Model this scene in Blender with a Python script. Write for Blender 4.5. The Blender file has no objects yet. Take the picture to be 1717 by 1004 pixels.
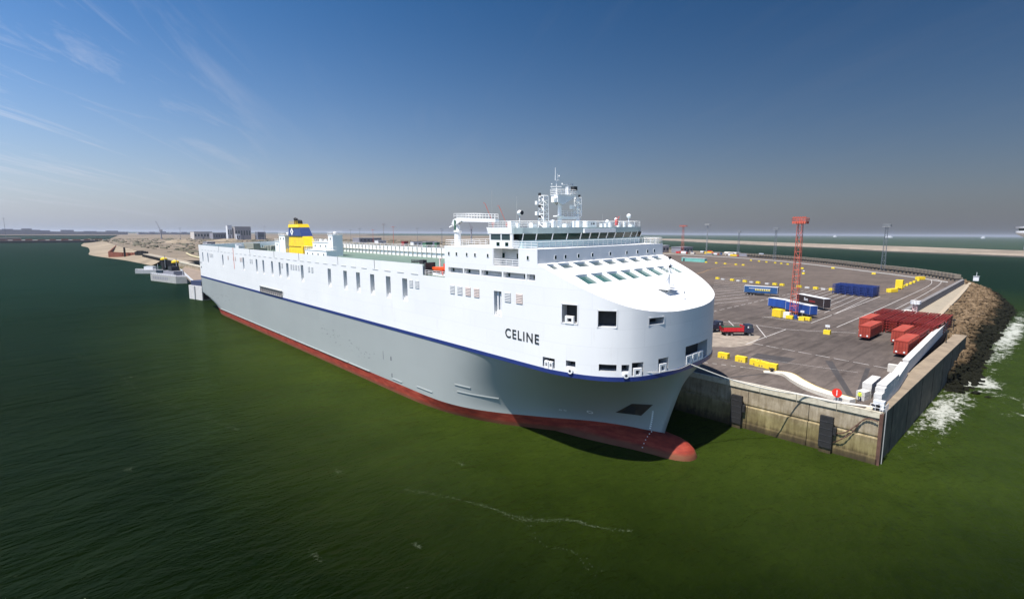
import bpy, math, random
from mathutils import Vector, Matrix, noise as mnoise
random.seed(7)
C = bpy.context.scene.collection
SC = bpy.context.scene
rad = math.radians
# ------------------------------------------------------------------ camera
cam_d = bpy.data.cameras.new('camera'); cam = bpy.data.objects.new('camera', cam_d); C.objects.link(cam)
cam_d.sensor_width = 36; cam_d.lens = 860 / 1717 * 36; cam_d.clip_start = 0.5; cam_d.clip_end = 90000
CR = Vector((0.67806282, 0.73498176, 0.00571226)); CU = Vector((-0.09784471, 0.08255934, 0.99177133)); CF = Vector((-0.72846224, 0.67304217, -0.12789449))
M = Matrix((CR, CU, -CF)).transposed().to_4x4(); M.translation = Vector((0, 0, 35)); cam.matrix_world = M
SC.camera = cam
SC.view_settings.view_transform = 'Standard'; SC.view_settings.look = 'None'
SC.view_settings.gamma = 1; SC.view_settings.use_curve_mapping = False
SC.view_settings.exposure = 0.80
# ------------------------------------------------------------------ world
TOSUN = Vector((0.01, -0.5, 1.0)).normalized()
W = bpy.data.worlds.new('World'); SC.world = W; W.use_nodes = True
nt = W.node_tree; N = nt.nodes; L = nt.links; N.clear()
out = N.new('ShaderNodeOutputWorld'); bg = N.new('ShaderNodeBackground'); sky = N.new('ShaderNodeTexSky')
sky.sky_type = 'NISHITA'; sky.sun_disc = False; sky.sun_elevation = math.asin(TOSUN.z); sky.sun_rotation = math.atan2(TOSUN.x, TOSUN.y)
sky.altitude = 0; sky.air_density = 1.0; sky.dust_density = 0.5; sky.ozone_density = 2.0
bg.inputs[1].default_value = 0.145
hs = N.new('ShaderNodeHueSaturation'); hs.inputs['Saturation'].default_value = 1.42; hs.inputs['Value'].default_value = 0.92
L.new(sky.outputs[0], hs.inputs['Color'])
tc = N.new('ShaderNodeTexCoord'); sep = N.new('ShaderNodeSeparateXYZ'); L.new(tc.outputs['Generated'], sep.inputs[0])
def wm(op, a, b=None, clamp=False):
    n = N.new('ShaderNodeMath'); n.operation = op; n.use_clamp = clamp
    for i, v in enumerate((a, b)):
        if v is None: continue
        if isinstance(v, (int, float)): n.inputs[i].default_value = v
        else: L.new(v, n.inputs[i])
    return n.outputs[0]
# cirrus on a flat cloud layer: direction divided by its height
zc = wm('MAXIMUM', sep.outputs[2], 0.02)
zc = wm('ADD', zc, 0.06)
u = wm('DIVIDE', sep.outputs[0], zc); v = wm('DIVIDE', sep.outputs[1], zc)
cx = N.new('ShaderNodeCombineXYZ'); L.new(u, cx.inputs[0]); L.new(v, cx.inputs[1])
mp = N.new('ShaderNodeMapping'); mp.vector_type = 'TEXTURE'; mp.inputs['Rotation'].default_value = (0, 0, rad(147.6)); mp.inputs['Scale'].default_value = (3.2, 0.42, 1); mp.inputs['Location'].default_value = (0.35, 0.2, 0)
L.new(cx.outputs[0], mp.inputs[0])
nz = N.new('ShaderNodeTexNoise'); nz.inputs['Scale'].default_value = 1.0; nz.inputs['Detail'].default_value = 10; nz.inputs['Roughness'].default_value = 0.68; nz.inputs['Distortion'].default_value = 1.1
L.new(mp.outputs[0], nz.inputs[0])
nb = N.new('ShaderNodeTexNoise'); nb.inputs['Scale'].default_value = 0.16; nb.inputs['Detail'].default_value = 2; L.new(cx.outputs[0], nb.inputs[0])
cr = N.new('ShaderNodeValToRGB'); cr.color_ramp.elements[0].position = 0.50; cr.color_ramp.elements[1].position = 0.82; L.new(nz.outputs[0], cr.inputs[0])
cb = N.new('ShaderNodeValToRGB'); cb.color_ramp.elements[0].position = 0.44; cb.color_ramp.elements[1].position = 0.60; L.new(nb.outputs[0], cb.inputs[0])
# the bank of cirrus stands on the seaward-left side of the sky
side = wm('ADD', wm('MULTIPLY', sep.outputs[0], -0.985), wm('MULTIPLY', sep.outputs[1], -0.17))
side = wm('MULTIPLY', wm('SUBTRACT', side, 0.86), 8.0, True)
cm = wm('MULTIPLY', wm('MULTIPLY', cr.outputs[0], wm('ADD', wm('MULTIPLY', side, 0.8), 0.05)), 0.9, True)
mx = N.new('ShaderNodeMixRGB'); L.new(cm, mx.inputs[0]); tn = N.new('ShaderNodeMixRGB'); tn.blend_type = 'MULTIPLY'; tn.inputs[0].default_value = 1; tn.inputs[2].default_value = (1.12, 0.98, 1.04, 1); L.new(hs.outputs[0], tn.inputs[1])
L.new(tn.outputs[0], mx.inputs[1]); mx.inputs[2].default_value = (7.4, 7.0, 7.2, 1)
# grey-mauve haze bank near the horizon
hz = wm('POWER', wm('SUBTRACT', 1.0, wm('MULTIPLY', wm('ABSOLUTE', sep.outputs[2]), 1.0), True), 5.5)
mh = N.new('ShaderNodeMixRGB'); L.new(wm('MULTIPLY', hz, 0.92, True), mh.inputs[0]); L.new(mx.outputs[0], mh.inputs[1]); mh.inputs[2].default_value = (2.1, 2.5, 3.25, 1)
# the sky darkens away from the sun's side and towards the zenith
fs_ = wm('MULTIPLY', wm('SUBTRACT', 0.66, wm('MULTIPLY', sep.outputs[1], 0.43)), wm('SUBTRACT', 1.04, wm('MULTIPLY', wm('MAXIMUM', sep.outputs[2], 0.0), 0.55)))
cf = N.new('ShaderNodeCombineXYZ'); L.new(fs_, cf.inputs[0]); L.new(fs_, cf.inputs[1]); L.new(fs_, cf.inputs[2])
mf = N.new('ShaderNodeMixRGB'); mf.blend_type = 'MULTIPLY'; mf.inputs[0].default_value = 1; L.new(mh.outputs[0], mf.inputs[1]); L.new(cf.outputs[0], mf.inputs[2])
L.new(mf.outputs[0], bg.inputs[0]); L.new(bg.outputs[0], out.inputs[0])
# ------------------------------------------------------------------ sun
sd = bpy.data.lights.new('sun', 'SUN'); sd.energy = 4.5; sd.angle = rad(0.53); sd.color = (1, 0.95, 0.88)
so = bpy.data.objects.new('sun', sd); C.objects.link(so); so.rotation_euler = (-TOSUN).to_track_quat('-Z', 'Y').to_euler(); so.location = (0, 0, 300)

# ------------------------------------------------------------------ materials
MATS = {}
def P(name):
    m = bpy.data.materials.new(name); m.use_nodes = True; m.node_tree.nodes.clear() if False else None
    return m, m.node_tree.nodes, m.node_tree.links, m.node_tree.nodes['Principled BSDF']
def mat(name, col, rough=0.5, var=0.08, scale=1.0, metal=0.0, bump=0.0, bscale=8.0, stretch=(1, 1, 1), dirt=None, dirt_amt=0.3, dscale=0.4, spec=0.5):
    if name in MATS: return MATS[name]
    m, n, l, b = P(name)
    tcd = n.new('ShaderNodeTexCoord'); mpp = n.new('ShaderNodeMapping'); mpp.inputs['Scale'].default_value = stretch; l.new(tcd.outputs['Object'], mpp.inputs[0])
    t = n.new('ShaderNodeTexNoise'); t.inputs['Scale'].default_value = scale; t.inputs['Detail'].default_value = 6; l.new(mpp.outputs[0], t.inputs[0])
    r = n.new('ShaderNodeValToRGB'); r.color_ramp.elements[0].position = 0.3; r.color_ramp.elements[1].position = 0.7
    r.color_ramp.elements[0].color = (*[c * (1 - var) for c in col], 1); r.color_ramp.elements[1].color = (*[min(1, c * (1 + var)) for c in col], 1)
    l.new(t.outputs[0], r.inputs[0]); cur = r.outputs[0]
    if dirt:
        t2 = n.new('ShaderNodeTexNoise'); t2.inputs['Scale'].default_value = dscale; t2.inputs['Detail'].default_value = 8; t2.inputs['Roughness'].default_value = 0.7; l.new(mpp.outputs[0], t2.inputs[0])
        r2 = n.new('ShaderNodeValToRGB'); r2.color_ramp.elements[0].position = 0.52; r2.color_ramp.elements[1].position = 0.72
        r2.color_ramp.elements[0].color = (0, 0, 0, 1); r2.color_ramp.elements[1].color = (dirt_amt,) * 3 + (1,); l.new(t2.outputs[0], r2.inputs[0])
        mm = n.new('ShaderNodeMixRGB'); l.new(r2.outputs[0], mm.inputs[0]); l.new(cur, mm.inputs[1]); mm.inputs[2].default_value = (*dirt, 1); cur = mm.outputs[0]
    l.new(cur, b.inputs['Base Color']); b.inputs['Roughness'].default_value = rough; b.inputs['Metallic'].default_value = metal; b.inputs['Specular IOR Level'].default_value = spec
    if bump:
        t3 = n.new('ShaderNodeTexNoise'); t3.inputs['Scale'].default_value = bscale; t3.inputs['Detail'].default_value = 5; l.new(tcd.outputs['Object'], t3.inputs[0])
        bp = n.new('ShaderNodeBump'); bp.inputs['Strength'].default_value = bump; bp.inputs['Distance'].default_value = 0.1; l.new(t3.outputs[0], bp.inputs['Height']); l.new(bp.outputs[0], b.inputs['Normal'])
    MATS[name] = m; return m
def ramp(n, l, src, stops):
    r = n.new('ShaderNodeValToRGB'); e = r.color_ramp.elements
    while len(e) < len(stops): e.new(0.5)
    for i, (p, c) in enumerate(stops): e[i].position = p; e[i].color = (*c, 1) if len(c) == 3 else c
    l.new(src, r.inputs[0]); return r.outputs[0]
def mth(n, l, op, a, b=None, clamp=False, c=None):
    k = n.new('ShaderNodeMath'); k.operation = op; k.use_clamp = clamp
    for i, v_ in enumerate((a, b, c)):
        if v_ is None: continue
        if isinstance(v_, (int, float)): k.inputs[i].default_value = v_
        else: l.new(v_, k.inputs[i])
    return k.outputs[0]

def ship_paint(name, col, rough, seam=0.04, streak=None, streak_amt=0.2, bump=0.15):
    m, n, l, b = P(name)
    tcd = n.new('ShaderNodeTexCoord'); s = n.new('ShaderNodeSeparateXYZ'); l.new(tcd.outputs['Object'], s.inputs[0])
    cx_ = n.new('ShaderNodeCombineXYZ'); l.new(mth(n, l, 'ADD', s.outputs[0], mth(n, l, 'MULTIPLY', s.outputs[1], 0.7)), cx_.inputs[0]); l.new(s.outputs[2], cx_.inputs[1])
    br = n.new('ShaderNodeTexBrick'); br.inputs['Scale'].default_value = 1; br.inputs['Brick Width'].default_value = 9; br.inputs['Row Height'].default_value = 2.7
    br.inputs['Mortar Size'].default_value = 0.035; br.inputs['Mortar Smooth'].default_value = 0.6
    br.inputs['Color1'].default_value = (*col, 1); br.inputs['Color2'].default_value = (*[c * 0.975 for c in col], 1); br.inputs['Mortar'].default_value = (*[c * (1 - seam) for c in col], 1)
    l.new(cx_.outputs[0], br.inputs[0]); cur = br.outputs[0]
    t = n.new('ShaderNodeTexNoise'); t.inputs['Scale'].default_value = 0.08; t.inputs['Detail'].default_value = 7; l.new(tcd.outputs['Object'], t.inputs[0])
    mm = n.new('ShaderNodeMixRGB'); mm.blend_type = 'MULTIPLY'; mm.inputs[0].default_value = 1; l.new(cur, mm.inputs[1])
    l.new(ramp(n, l, t.outputs[0], [(0.3, (0.93, 0.935, 0.94)), (0.7, (1, 1, 1))]), mm.inputs[2]); cur = mm.outputs[0]
    if streak:
        mp_ = n.new('ShaderNodeMapping'); mp_.inputs['Scale'].default_value = (0.9, 0.9, 0.12); l.new(tcd.outputs['Object'], mp_.inputs[0])
        t2 = n.new('ShaderNodeTexNoise'); t2.inputs['Scale'].default_value = 1.1; t2.inputs['Detail'].default_value = 9; t2.inputs['Roughness'].default_value = 0.7; l.new(mp_.outputs[0], t2.inputs[0])
        m2 = n.new('ShaderNodeMixRGB'); l.new(ramp(n, l, t2.outputs[0], [(0.6, (0, 0, 0)), (0.78, (streak_amt,) * 3)]), m2.inputs[0]); l.new(cur, m2.inputs[1]); m2.inputs[2].default_value = (*streak, 1); cur = m2.outputs[0]
    l.new(cur, b.inputs['Base Color']); b.inputs['Roughness'].default_value = rough
    t3 = n.new('ShaderNodeTexNoise'); t3.inputs['Scale'].default_value = 0.35; t3.inputs['Detail'].default_value = 3; l.new(tcd.outputs['Object'], t3.inputs[0])
    bp = n.new('ShaderNodeBump'); bp.inputs['Strength'].default_value = bump; bp.inputs['Distance'].default_value = 0.12; l.new(t3.outputs[0], bp.inputs['Height']); l.new(bp.outputs[0], b.inputs['Normal'])
    MATS[name] = m; return m
WHITE = ship_paint('white_ship_paint', (0.80, 0.80, 0.79), 0.42, 0.13, (0.46, 0.38, 0.31), 0.26)
WHITE2 = mat('white_fitting_paint', (0.80, 0.80, 0.79), 0.45, 0.04, 2)
GREYH = ship_paint('grey_hull_paint', (0.335, 0.36, 0.352), 0.42, 0.06, (0.20, 0.19, 0.18), 0.22)
BLUE = mat('navy_stripe_paint', (0.018, 0.035, 0.16), 0.4, 0.08, 1)
def red_paint():
    m, n, l, b = P('red_antifouling_paint'); tcd = n.new('ShaderNodeTexCoord'); mp_ = n.new('ShaderNodeMapping'); mp_.inputs['Scale'].default_value = (0.35, 0.35, 1.6); l.new(tcd.outputs['Object'], mp_.inputs[0])
    t = n.new('ShaderNodeTexNoise'); t.inputs['Scale'].default_value = 0.8; t.inputs['Detail'].default_value = 9; t.inputs['Roughness'].default_value = 0.68; l.new(mp_.outputs[0], t.inputs[0])
    c = ramp(n, l, t.outputs[0], [(0.3, (0.10, 0.018, 0.014)), (0.5, (0.24, 0.034, 0.020)), (0.72, (0.34, 0.075, 0.044))])
    s = n.new('ShaderNodeSeparateXYZ'); l.new(tcd.outputs['Object'], s.inputs[0])
    f = mth(n, l, 'MULTIPLY', mth(n, l, 'SUBTRACT', 0.85, s.outputs[2]), 1.9, True)
    f = mth(n, l, 'MULTIPLY', f, mth(n, l, 'ADD', t.outputs[0], 0.1))
    m2 = n.new('ShaderNodeMixRGB'); l.new(f, m2.inputs[0]); l.new(c, m2.inputs[1]); m2.inputs[2].default_value = (0.10, 0.07, 0.035, 1)
    l.new(m2.outputs[0], b.inputs['Base Color']); b.inputs['Roughness'].default_value = 0.75; b.inputs['Specular IOR Level'].default_value = 0.2; MATS['red'] = m; return m
RED = red_paint()
GREENDECK = mat('green_deck_paint', (0.13, 0.19, 0.15), 0.6, 0.15, 0.3, dirt=(0.2, 0.18, 0.15), dirt_amt=0.5)
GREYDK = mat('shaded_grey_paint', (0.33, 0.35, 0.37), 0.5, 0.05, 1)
DARK = mat('dark_interior', (0.022, 0.024, 0.028), 0.7, 0.2, 1)
BLACK = mat('black_rubber', (0.014, 0.014, 0.015), 0.75, 0.25, 2, bump=0.3, bscale=3)
LOUV = mat('louvre_grey', (0.48, 0.49, 0.49), 0.5, 0.05, 2)
LOUVR = mat('louvre_rust', (0.52, 0.44, 0.40), 0.6, 0.12, 2)
GLASS = mat('bridge_glass', (0.006, 0.024, 0.020), 0.10, 0.3, 0.15, spec=0.12)
GLASS2 = mat('window_glass_grey', (0.05, 0.075, 0.08), 0.08, 0.2, 0.3, spec=0.8)
GLASSG = mat('skylight_glass', (0.045, 0.11, 0.10), 0.10, 0.35, 0.4, spec=0.7)
YELLOW = mat('yellow_paint', (0.78, 0.52, 0.015), 0.5, 0.08, 0.6, dirt=(0.3, 0.22, 0.06), dirt_amt=0.3)
YBLOCK = mat('yellow_block_paint', (0.80, 0.60, 0.02), 0.7, 0.12, 1.2, bump=0.4, bscale=4, dirt=(0.42, 0.36, 0.2), dirt_amt=0.6, dscale=1.2)
FNAVY = mat('funnel_navy', (0.03, 0.055, 0.17), 0.45, 0.08, 0.6)
ORANGE = mat('orange_paint', (0.75, 0.10, 0.02), 0.45, 0.1, 1)
REDP = mat('red_lamp_paint', (0.70, 0.035, 0.02), 0.45, 0.08, 1)
REDT = mat('trailer_red', (0.19, 0.016, 0.012), 0.5, 0.15, 0.9, dirt=(0.2, 0.07, 0.04), dirt_amt=0.6)
REDC = mat('container_red', (0.33, 0.045, 0.026), 0.7, 0.22, 0.7, dirt=(0.24, 0.10, 0.07), dirt_amt=0.7)
MASTR = mat('mast_red', (0.55, 0.11, 0.065), 0.5, 0.1, 1)
STEEL = mat('galvanised_steel', (0.34, 0.35, 0.35), 0.5, 0.1, 1)
CONC = mat('pale_concrete', (0.56, 0.54, 0.49), 0.85, 0.1, 0.5, bump=0.4, bscale=2, dirt=(0.34, 0.30, 0.24), dirt_amt=0.55, dscale=0.5)
CONCB = mat('brown_concrete', (0.30, 0.26, 0.20), 0.9, 0.16, 0.3, bump=0.5, bscale=2, dirt=(0.16, 0.13, 0.10), dirt_amt=0.7, dscale=0.3)
WPAINT = mat('white_block_paint', (0.52, 0.51, 0.49), 0.8, 0.08, 0.7, bump=0.4, bscale=3, dirt=(0.45, 0.43, 0.39), dirt_amt=0.6, dscale=0.8)
CBLUE = mat('curtain_blue', (0.014, 0.062, 0.27), 0.6, 0.28, 0.5, stretch=(1, 1, 0.2))
TBLUE = mat('trailer_blue', (0.014, 0.075, 0.21), 0.6, 0.25, 0.5)
TBLACK = mat('curtain_black', (0.03, 0.02, 0.02), 0.45, 0.15, 0.5)
TWHITE = mat('trailer_white', (0.66, 0.67, 0.68), 0.45, 0.06, 1)
TYEL = mat('print_yellow', (0.75, 0.62, 0.08), 0.5, 0.1, 1)
TRED = mat('print_red', (0.30, 0.03, 0.03), 0.5, 0.1, 1)
FBLUE = mat('flat_blue', (0.02, 0.045, 0.20), 0.5, 0.2, 1)
TRUCKR = mat('truck_red', (0.55, 0.02, 0.03), 0.35, 0.08, 1)
TRUCKD = mat('truck_dark', (0.03, 0.035, 0.06), 0.3, 0.15, 1)
TRUCKG = mat('tarp_green', (0.03, 0.07, 0.035), 0.6, 0.2, 1)
TYRE = mat('tyre', (0.012, 0.012, 0.012), 0.85, 0.1, 3)
CHROME = mat('wheel_steel', (0.35, 0.35, 0.34), 0.4, 0.1, 3, metal=0.5)
BROWN = mat('brown_shed', (0.20, 0.16, 0.14), 0.7, 0.1, 0.1)
BEIGE = mat('beige_cladding', (0.52, 0.48, 0.43), 0.7, 0.08, 0.1)
GREYB = mat('grey_cladding', (0.22, 0.22, 0.25), 0.7, 0.08, 0.1)
RUST = mat('rusty_sheet_pile', (0.22, 0.065, 0.035), 0.8, 0.25, 0.15, stretch=(1, 1, 0.2))
ROPE = mat('mooring_rope', (0.62, 0.60, 0.54), 0.9, 0.1, 5)
HIVIS = mat('hivis_yellow', (0.62, 0.75, 0.03), 0.8, 0.05, 3)
SKIN = mat('skin', (0.45, 0.25, 0.17), 0.6, 0.05, 3)
NAVYC = mat('navy_cloth', (0.02, 0.025, 0.05), 0.8, 0.1, 3)
GCONT = mat('teal_paint', (0.16, 0.42, 0.36), 0.6, 0.12, 0.4)
GREENC = mat('dark_green_paint', (0.03, 0.14, 0.07), 0.6, 0.1, 0.3)

# ------------------------------------------------------------------ mesh helper
class MB:
    def __init__(s, off=(0, 0, 0)): s.v = []; s.f = []; s.m = []; s.o = off
    def pt(s, p): s.v.append((p[0] + s.o[0], p[1] + s.o[1], p[2] + s.o[2])); return len(s.v) - 1
    def face(s, pts, m=0): s.f.append([s.pt(p) for p in pts]); s.m.append(m)
    def box(s, x0, x1, y0, y1, z0, z1, m=0):
        b = len(s.v)
        for z in (z0, z1):
            for x, y in ((x0, y0), (x1, y0), (x1, y1), (x0, y1)): s.pt((x, y, z))
        for q in ((3, 2, 1, 0), (4, 5, 6, 7), (0, 1, 5, 4), (1, 2, 6, 5), (2, 3, 7, 6), (3, 0, 4, 7)): s.f.append([b + i for i in q]); s.m.append(m)
        return s
    def rbox(s, p, q, w, z0, z1, m=0, zq0=None, zq1=None):   # a box along p->q of width w
        d = Vector((q[0] - p[0], q[1] - p[1])); d.normalize(); nx, ny = -d.y * w / 2, d.x * w / 2
        zq0 = z0 if zq0 is None else zq0; zq1 = z1 if zq1 is None else zq1
        b = len(s.v)
        for (a, c) in (((z0, zq0)), ((z1, zq1))):
            s.pt((p[0] - nx, p[1] - ny, a)); s.pt((q[0] - nx, q[1] - ny, c)); s.pt((q[0] + nx, q[1] + ny, c)); s.pt((p[0] + nx, p[1] + ny, a))
        for k in ((3, 2, 1, 0), (4, 5, 6, 7), (0, 1, 5, 4), (1, 2, 6, 5), (2, 3, 7, 6), (3, 0, 4, 7)): s.f.append([b + i for i in k]); s.m.append(m)
        return s
    def tube(s, p, q, r, n=6, r2=None, m=0, cap=True):
        p = Vector(p); q = Vector(q); d = (q - p).normalized(); a = d.orthogonal().normalized(); c = d.cross(a); r2 = r if r2 is None else r2
        b = len(s.v)
        for (o, rr) in ((p, r), (q, r2)):
            for i in range(n):
                t = 2 * math.pi * (i + .5) / n; s.pt(o + (a * math.cos(t) + c * math.sin(t)) * rr)
        for i in range(n): s.f.append([b + i, b + (i + 1) % n, b + n + (i + 1) % n, b + n + i]); s.m.append(m)
        if cap: s.f.append([b + i for i in range(n)][::-1]); s.m.append(m); s.f.append([b + n + i for i in range(n)]); s.m.append(m)
        return s
    def prism(s, pts, z0, z1, m=0, bottom=True):
        b = len(s.v); n = len(pts)
        for z in (z0, z1):
            for i, p in enumerate(pts): s.pt((p[0], p[1], z))
        for i in range(n): s.f.append([b + i, b + (i + 1) % n, b + n + (i + 1) % n, b + n + i]); s.m.append(m)
        s.f.append([b + n + i for i in range(n)]); s.m.append(m)
        if bottom: s.f.append([b + i for i in range(n)][::-1]); s.m.append(m)
        return s
    def lathe(s, c, prof, n=12, m=0):
        b = len(s.v)
        for (r, z) in prof:
            for i in range(n): t = 2 * math.pi * i / n; s.pt((c[0] + r * math.cos(t), c[1] + r * math.sin(t), c[2] + z))
        for k in range(len(prof) - 1):
            for i in range(n): s.f.append([b + k * n + i, b + k * n + (i + 1) % n, b + (k + 1) * n + (i + 1) % n, b + (k + 1) * n + i]); s.m.append(m)
        return s
    def ball(s, c, r, n=10, k=6, m=0): return s.lathe(c, [(max(.001, r * math.sin(math.pi * i / k)), -r * math.cos(math.pi * i / k)) for i in range(k + 1)], n, m)
    def rail(s, pts, h=1.05, r=0.035, step=1.6, bars=3, m=0):
        for a, b_ in zip(pts, pts[1:]):
            a = Vector(a); b_ = Vector(b_); ln = (b_ - a).length; k = max(1, round(ln / step))
            for j in range(bars):
                dz = Vector((0, 0, h * (j + 1) / bars)); s.tube(a + dz, b_ + dz, r, 4, cap=False, m=m)
            for i in range(k + 1): q = a.lerp(b_, i / k); s.tube(q, q + Vector((0, 0, h)), r * 1.2, 4, m=m)
        return s
    def build(s, name, mats, parent=None, smooth=False, label=None):
        me = bpy.data.meshes.new(name); me.from_pydata(s.v, [], s.f)
        mats = mats if isinstance(mats, (list, tuple)) else [mats]
        for k in mats: me.materials.append(k)
        if len(mats) > 1: me.polygons.foreach_set('material_index', s.m)
        if smooth: me.polygons.foreach_set('use_smooth', [True] * len(s.f))
        me.update()
        o = bpy.data.objects.new(name, me); C.objects.link(o)
        if parent: o.parent = parent
        if label: o['label'] = label
        return o
def thing(name, label, cat, loc=(0, 0, 0), rz=0, group=None):
    o = bpy.data.objects.new(name, None); C.objects.link(o); o.location = loc; o.rotation_euler = (0, 0, rz); o.empty_display_size = 0.5
    return tag(o, label, cat, group)
def tag(o, label=None, cat=None, group=None, kind=None):
    if label: o['label'] = label
    if cat: o['category'] = cat
    if group: o['group'] = group
    if kind: o['kind'] = kind
    return o
def clone(root, loc, rz, label, group=None):
    r = root.copy(); C.objects.link(r); r.location = loc; r.rotation_euler = (0, 0, rz); r['label'] = label
    if group: r['group'] = group
    for ch in list(root.children):
        c = ch.copy(); C.objects.link(c); c.parent = r
        for g in list(ch.children):
            d = g.copy(); C.objects.link(d); d.parent = c
    return r
def share(o, loc, parent, rz=0):
    c = o.copy(); C.objects.link(c); c.parent = parent; c.location = loc; c.rotation_euler = (0, 0, rz); return c
ORD = ['first', 'second', 'third', 'fourth', 'fifth', 'sixth', 'seventh', 'eighth', 'ninth', 'tenth', 'eleventh', 'twelfth', 'thirteenth', 'fourteenth', 'fifteenth', 'sixteenth']
def text_mesh(name, body, size, depth, m, parent, matrix, bold=0.0, xs=1.0, label=None):
    cu = bpy.data.curves.new(name + '_curve', 'FONT'); cu.body = body; cu.size = size; cu.extrude = depth; cu.offset = bold; cu.space_character = 1.22 if body == 'CELINE' else 1; cu.align_x = 'CENTER'; cu.align_y = 'CENTER'
    t = bpy.data.objects.new('tmp', cu); C.objects.link(t); dg = bpy.context.evaluated_depsgraph_get(); dg.update()
    me = bpy.data.meshes.new_from_object(t.evaluated_get(dg)); bpy.data.objects.remove(t); me.name = name
    for v_ in me.vertices: v_.co.x *= xs
    me.materials.clear(); me.materials.append(m)
    o = bpy.data.objects.new(name, me); C.objects.link(o); o.parent = parent; o.matrix_local = matrix
    if label: o['label'] = label
    return o
def catmull(pts, k=6):
    r = []
    for i in range(len(pts) - 1):
        p0 = pts[max(0, i - 1)]; p1 = pts[i]; p2 = pts[i + 1]; p3 = pts[min(len(pts) - 1, i + 2)]
        for j in range(k):
            t = j / k
            r.append(tuple(0.5 * (2 * b + (c - a) * t + (2 * a - 5 * b + 4 * c - d) * t * t + (3 * b - a - 3 * c + d) * t ** 3) for a, b, c, d in zip(p0, p1, p2, p3)))
    r.append(tuple(pts[-1])); return r
def interp(x, tab):
    if x <= tab[0][0]: return tab[0][1]
    for (a, va), (b, vb) in zip(tab, tab[1:]):
        if x <= b: return va + (vb - va) * (x - a) / (b - a)
    return tab[-1][1]

ZQ = 8.2      # quay level above the water
YS = 55.65    # starboard side of the ship
YQ = 92.4     # quay face
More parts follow.
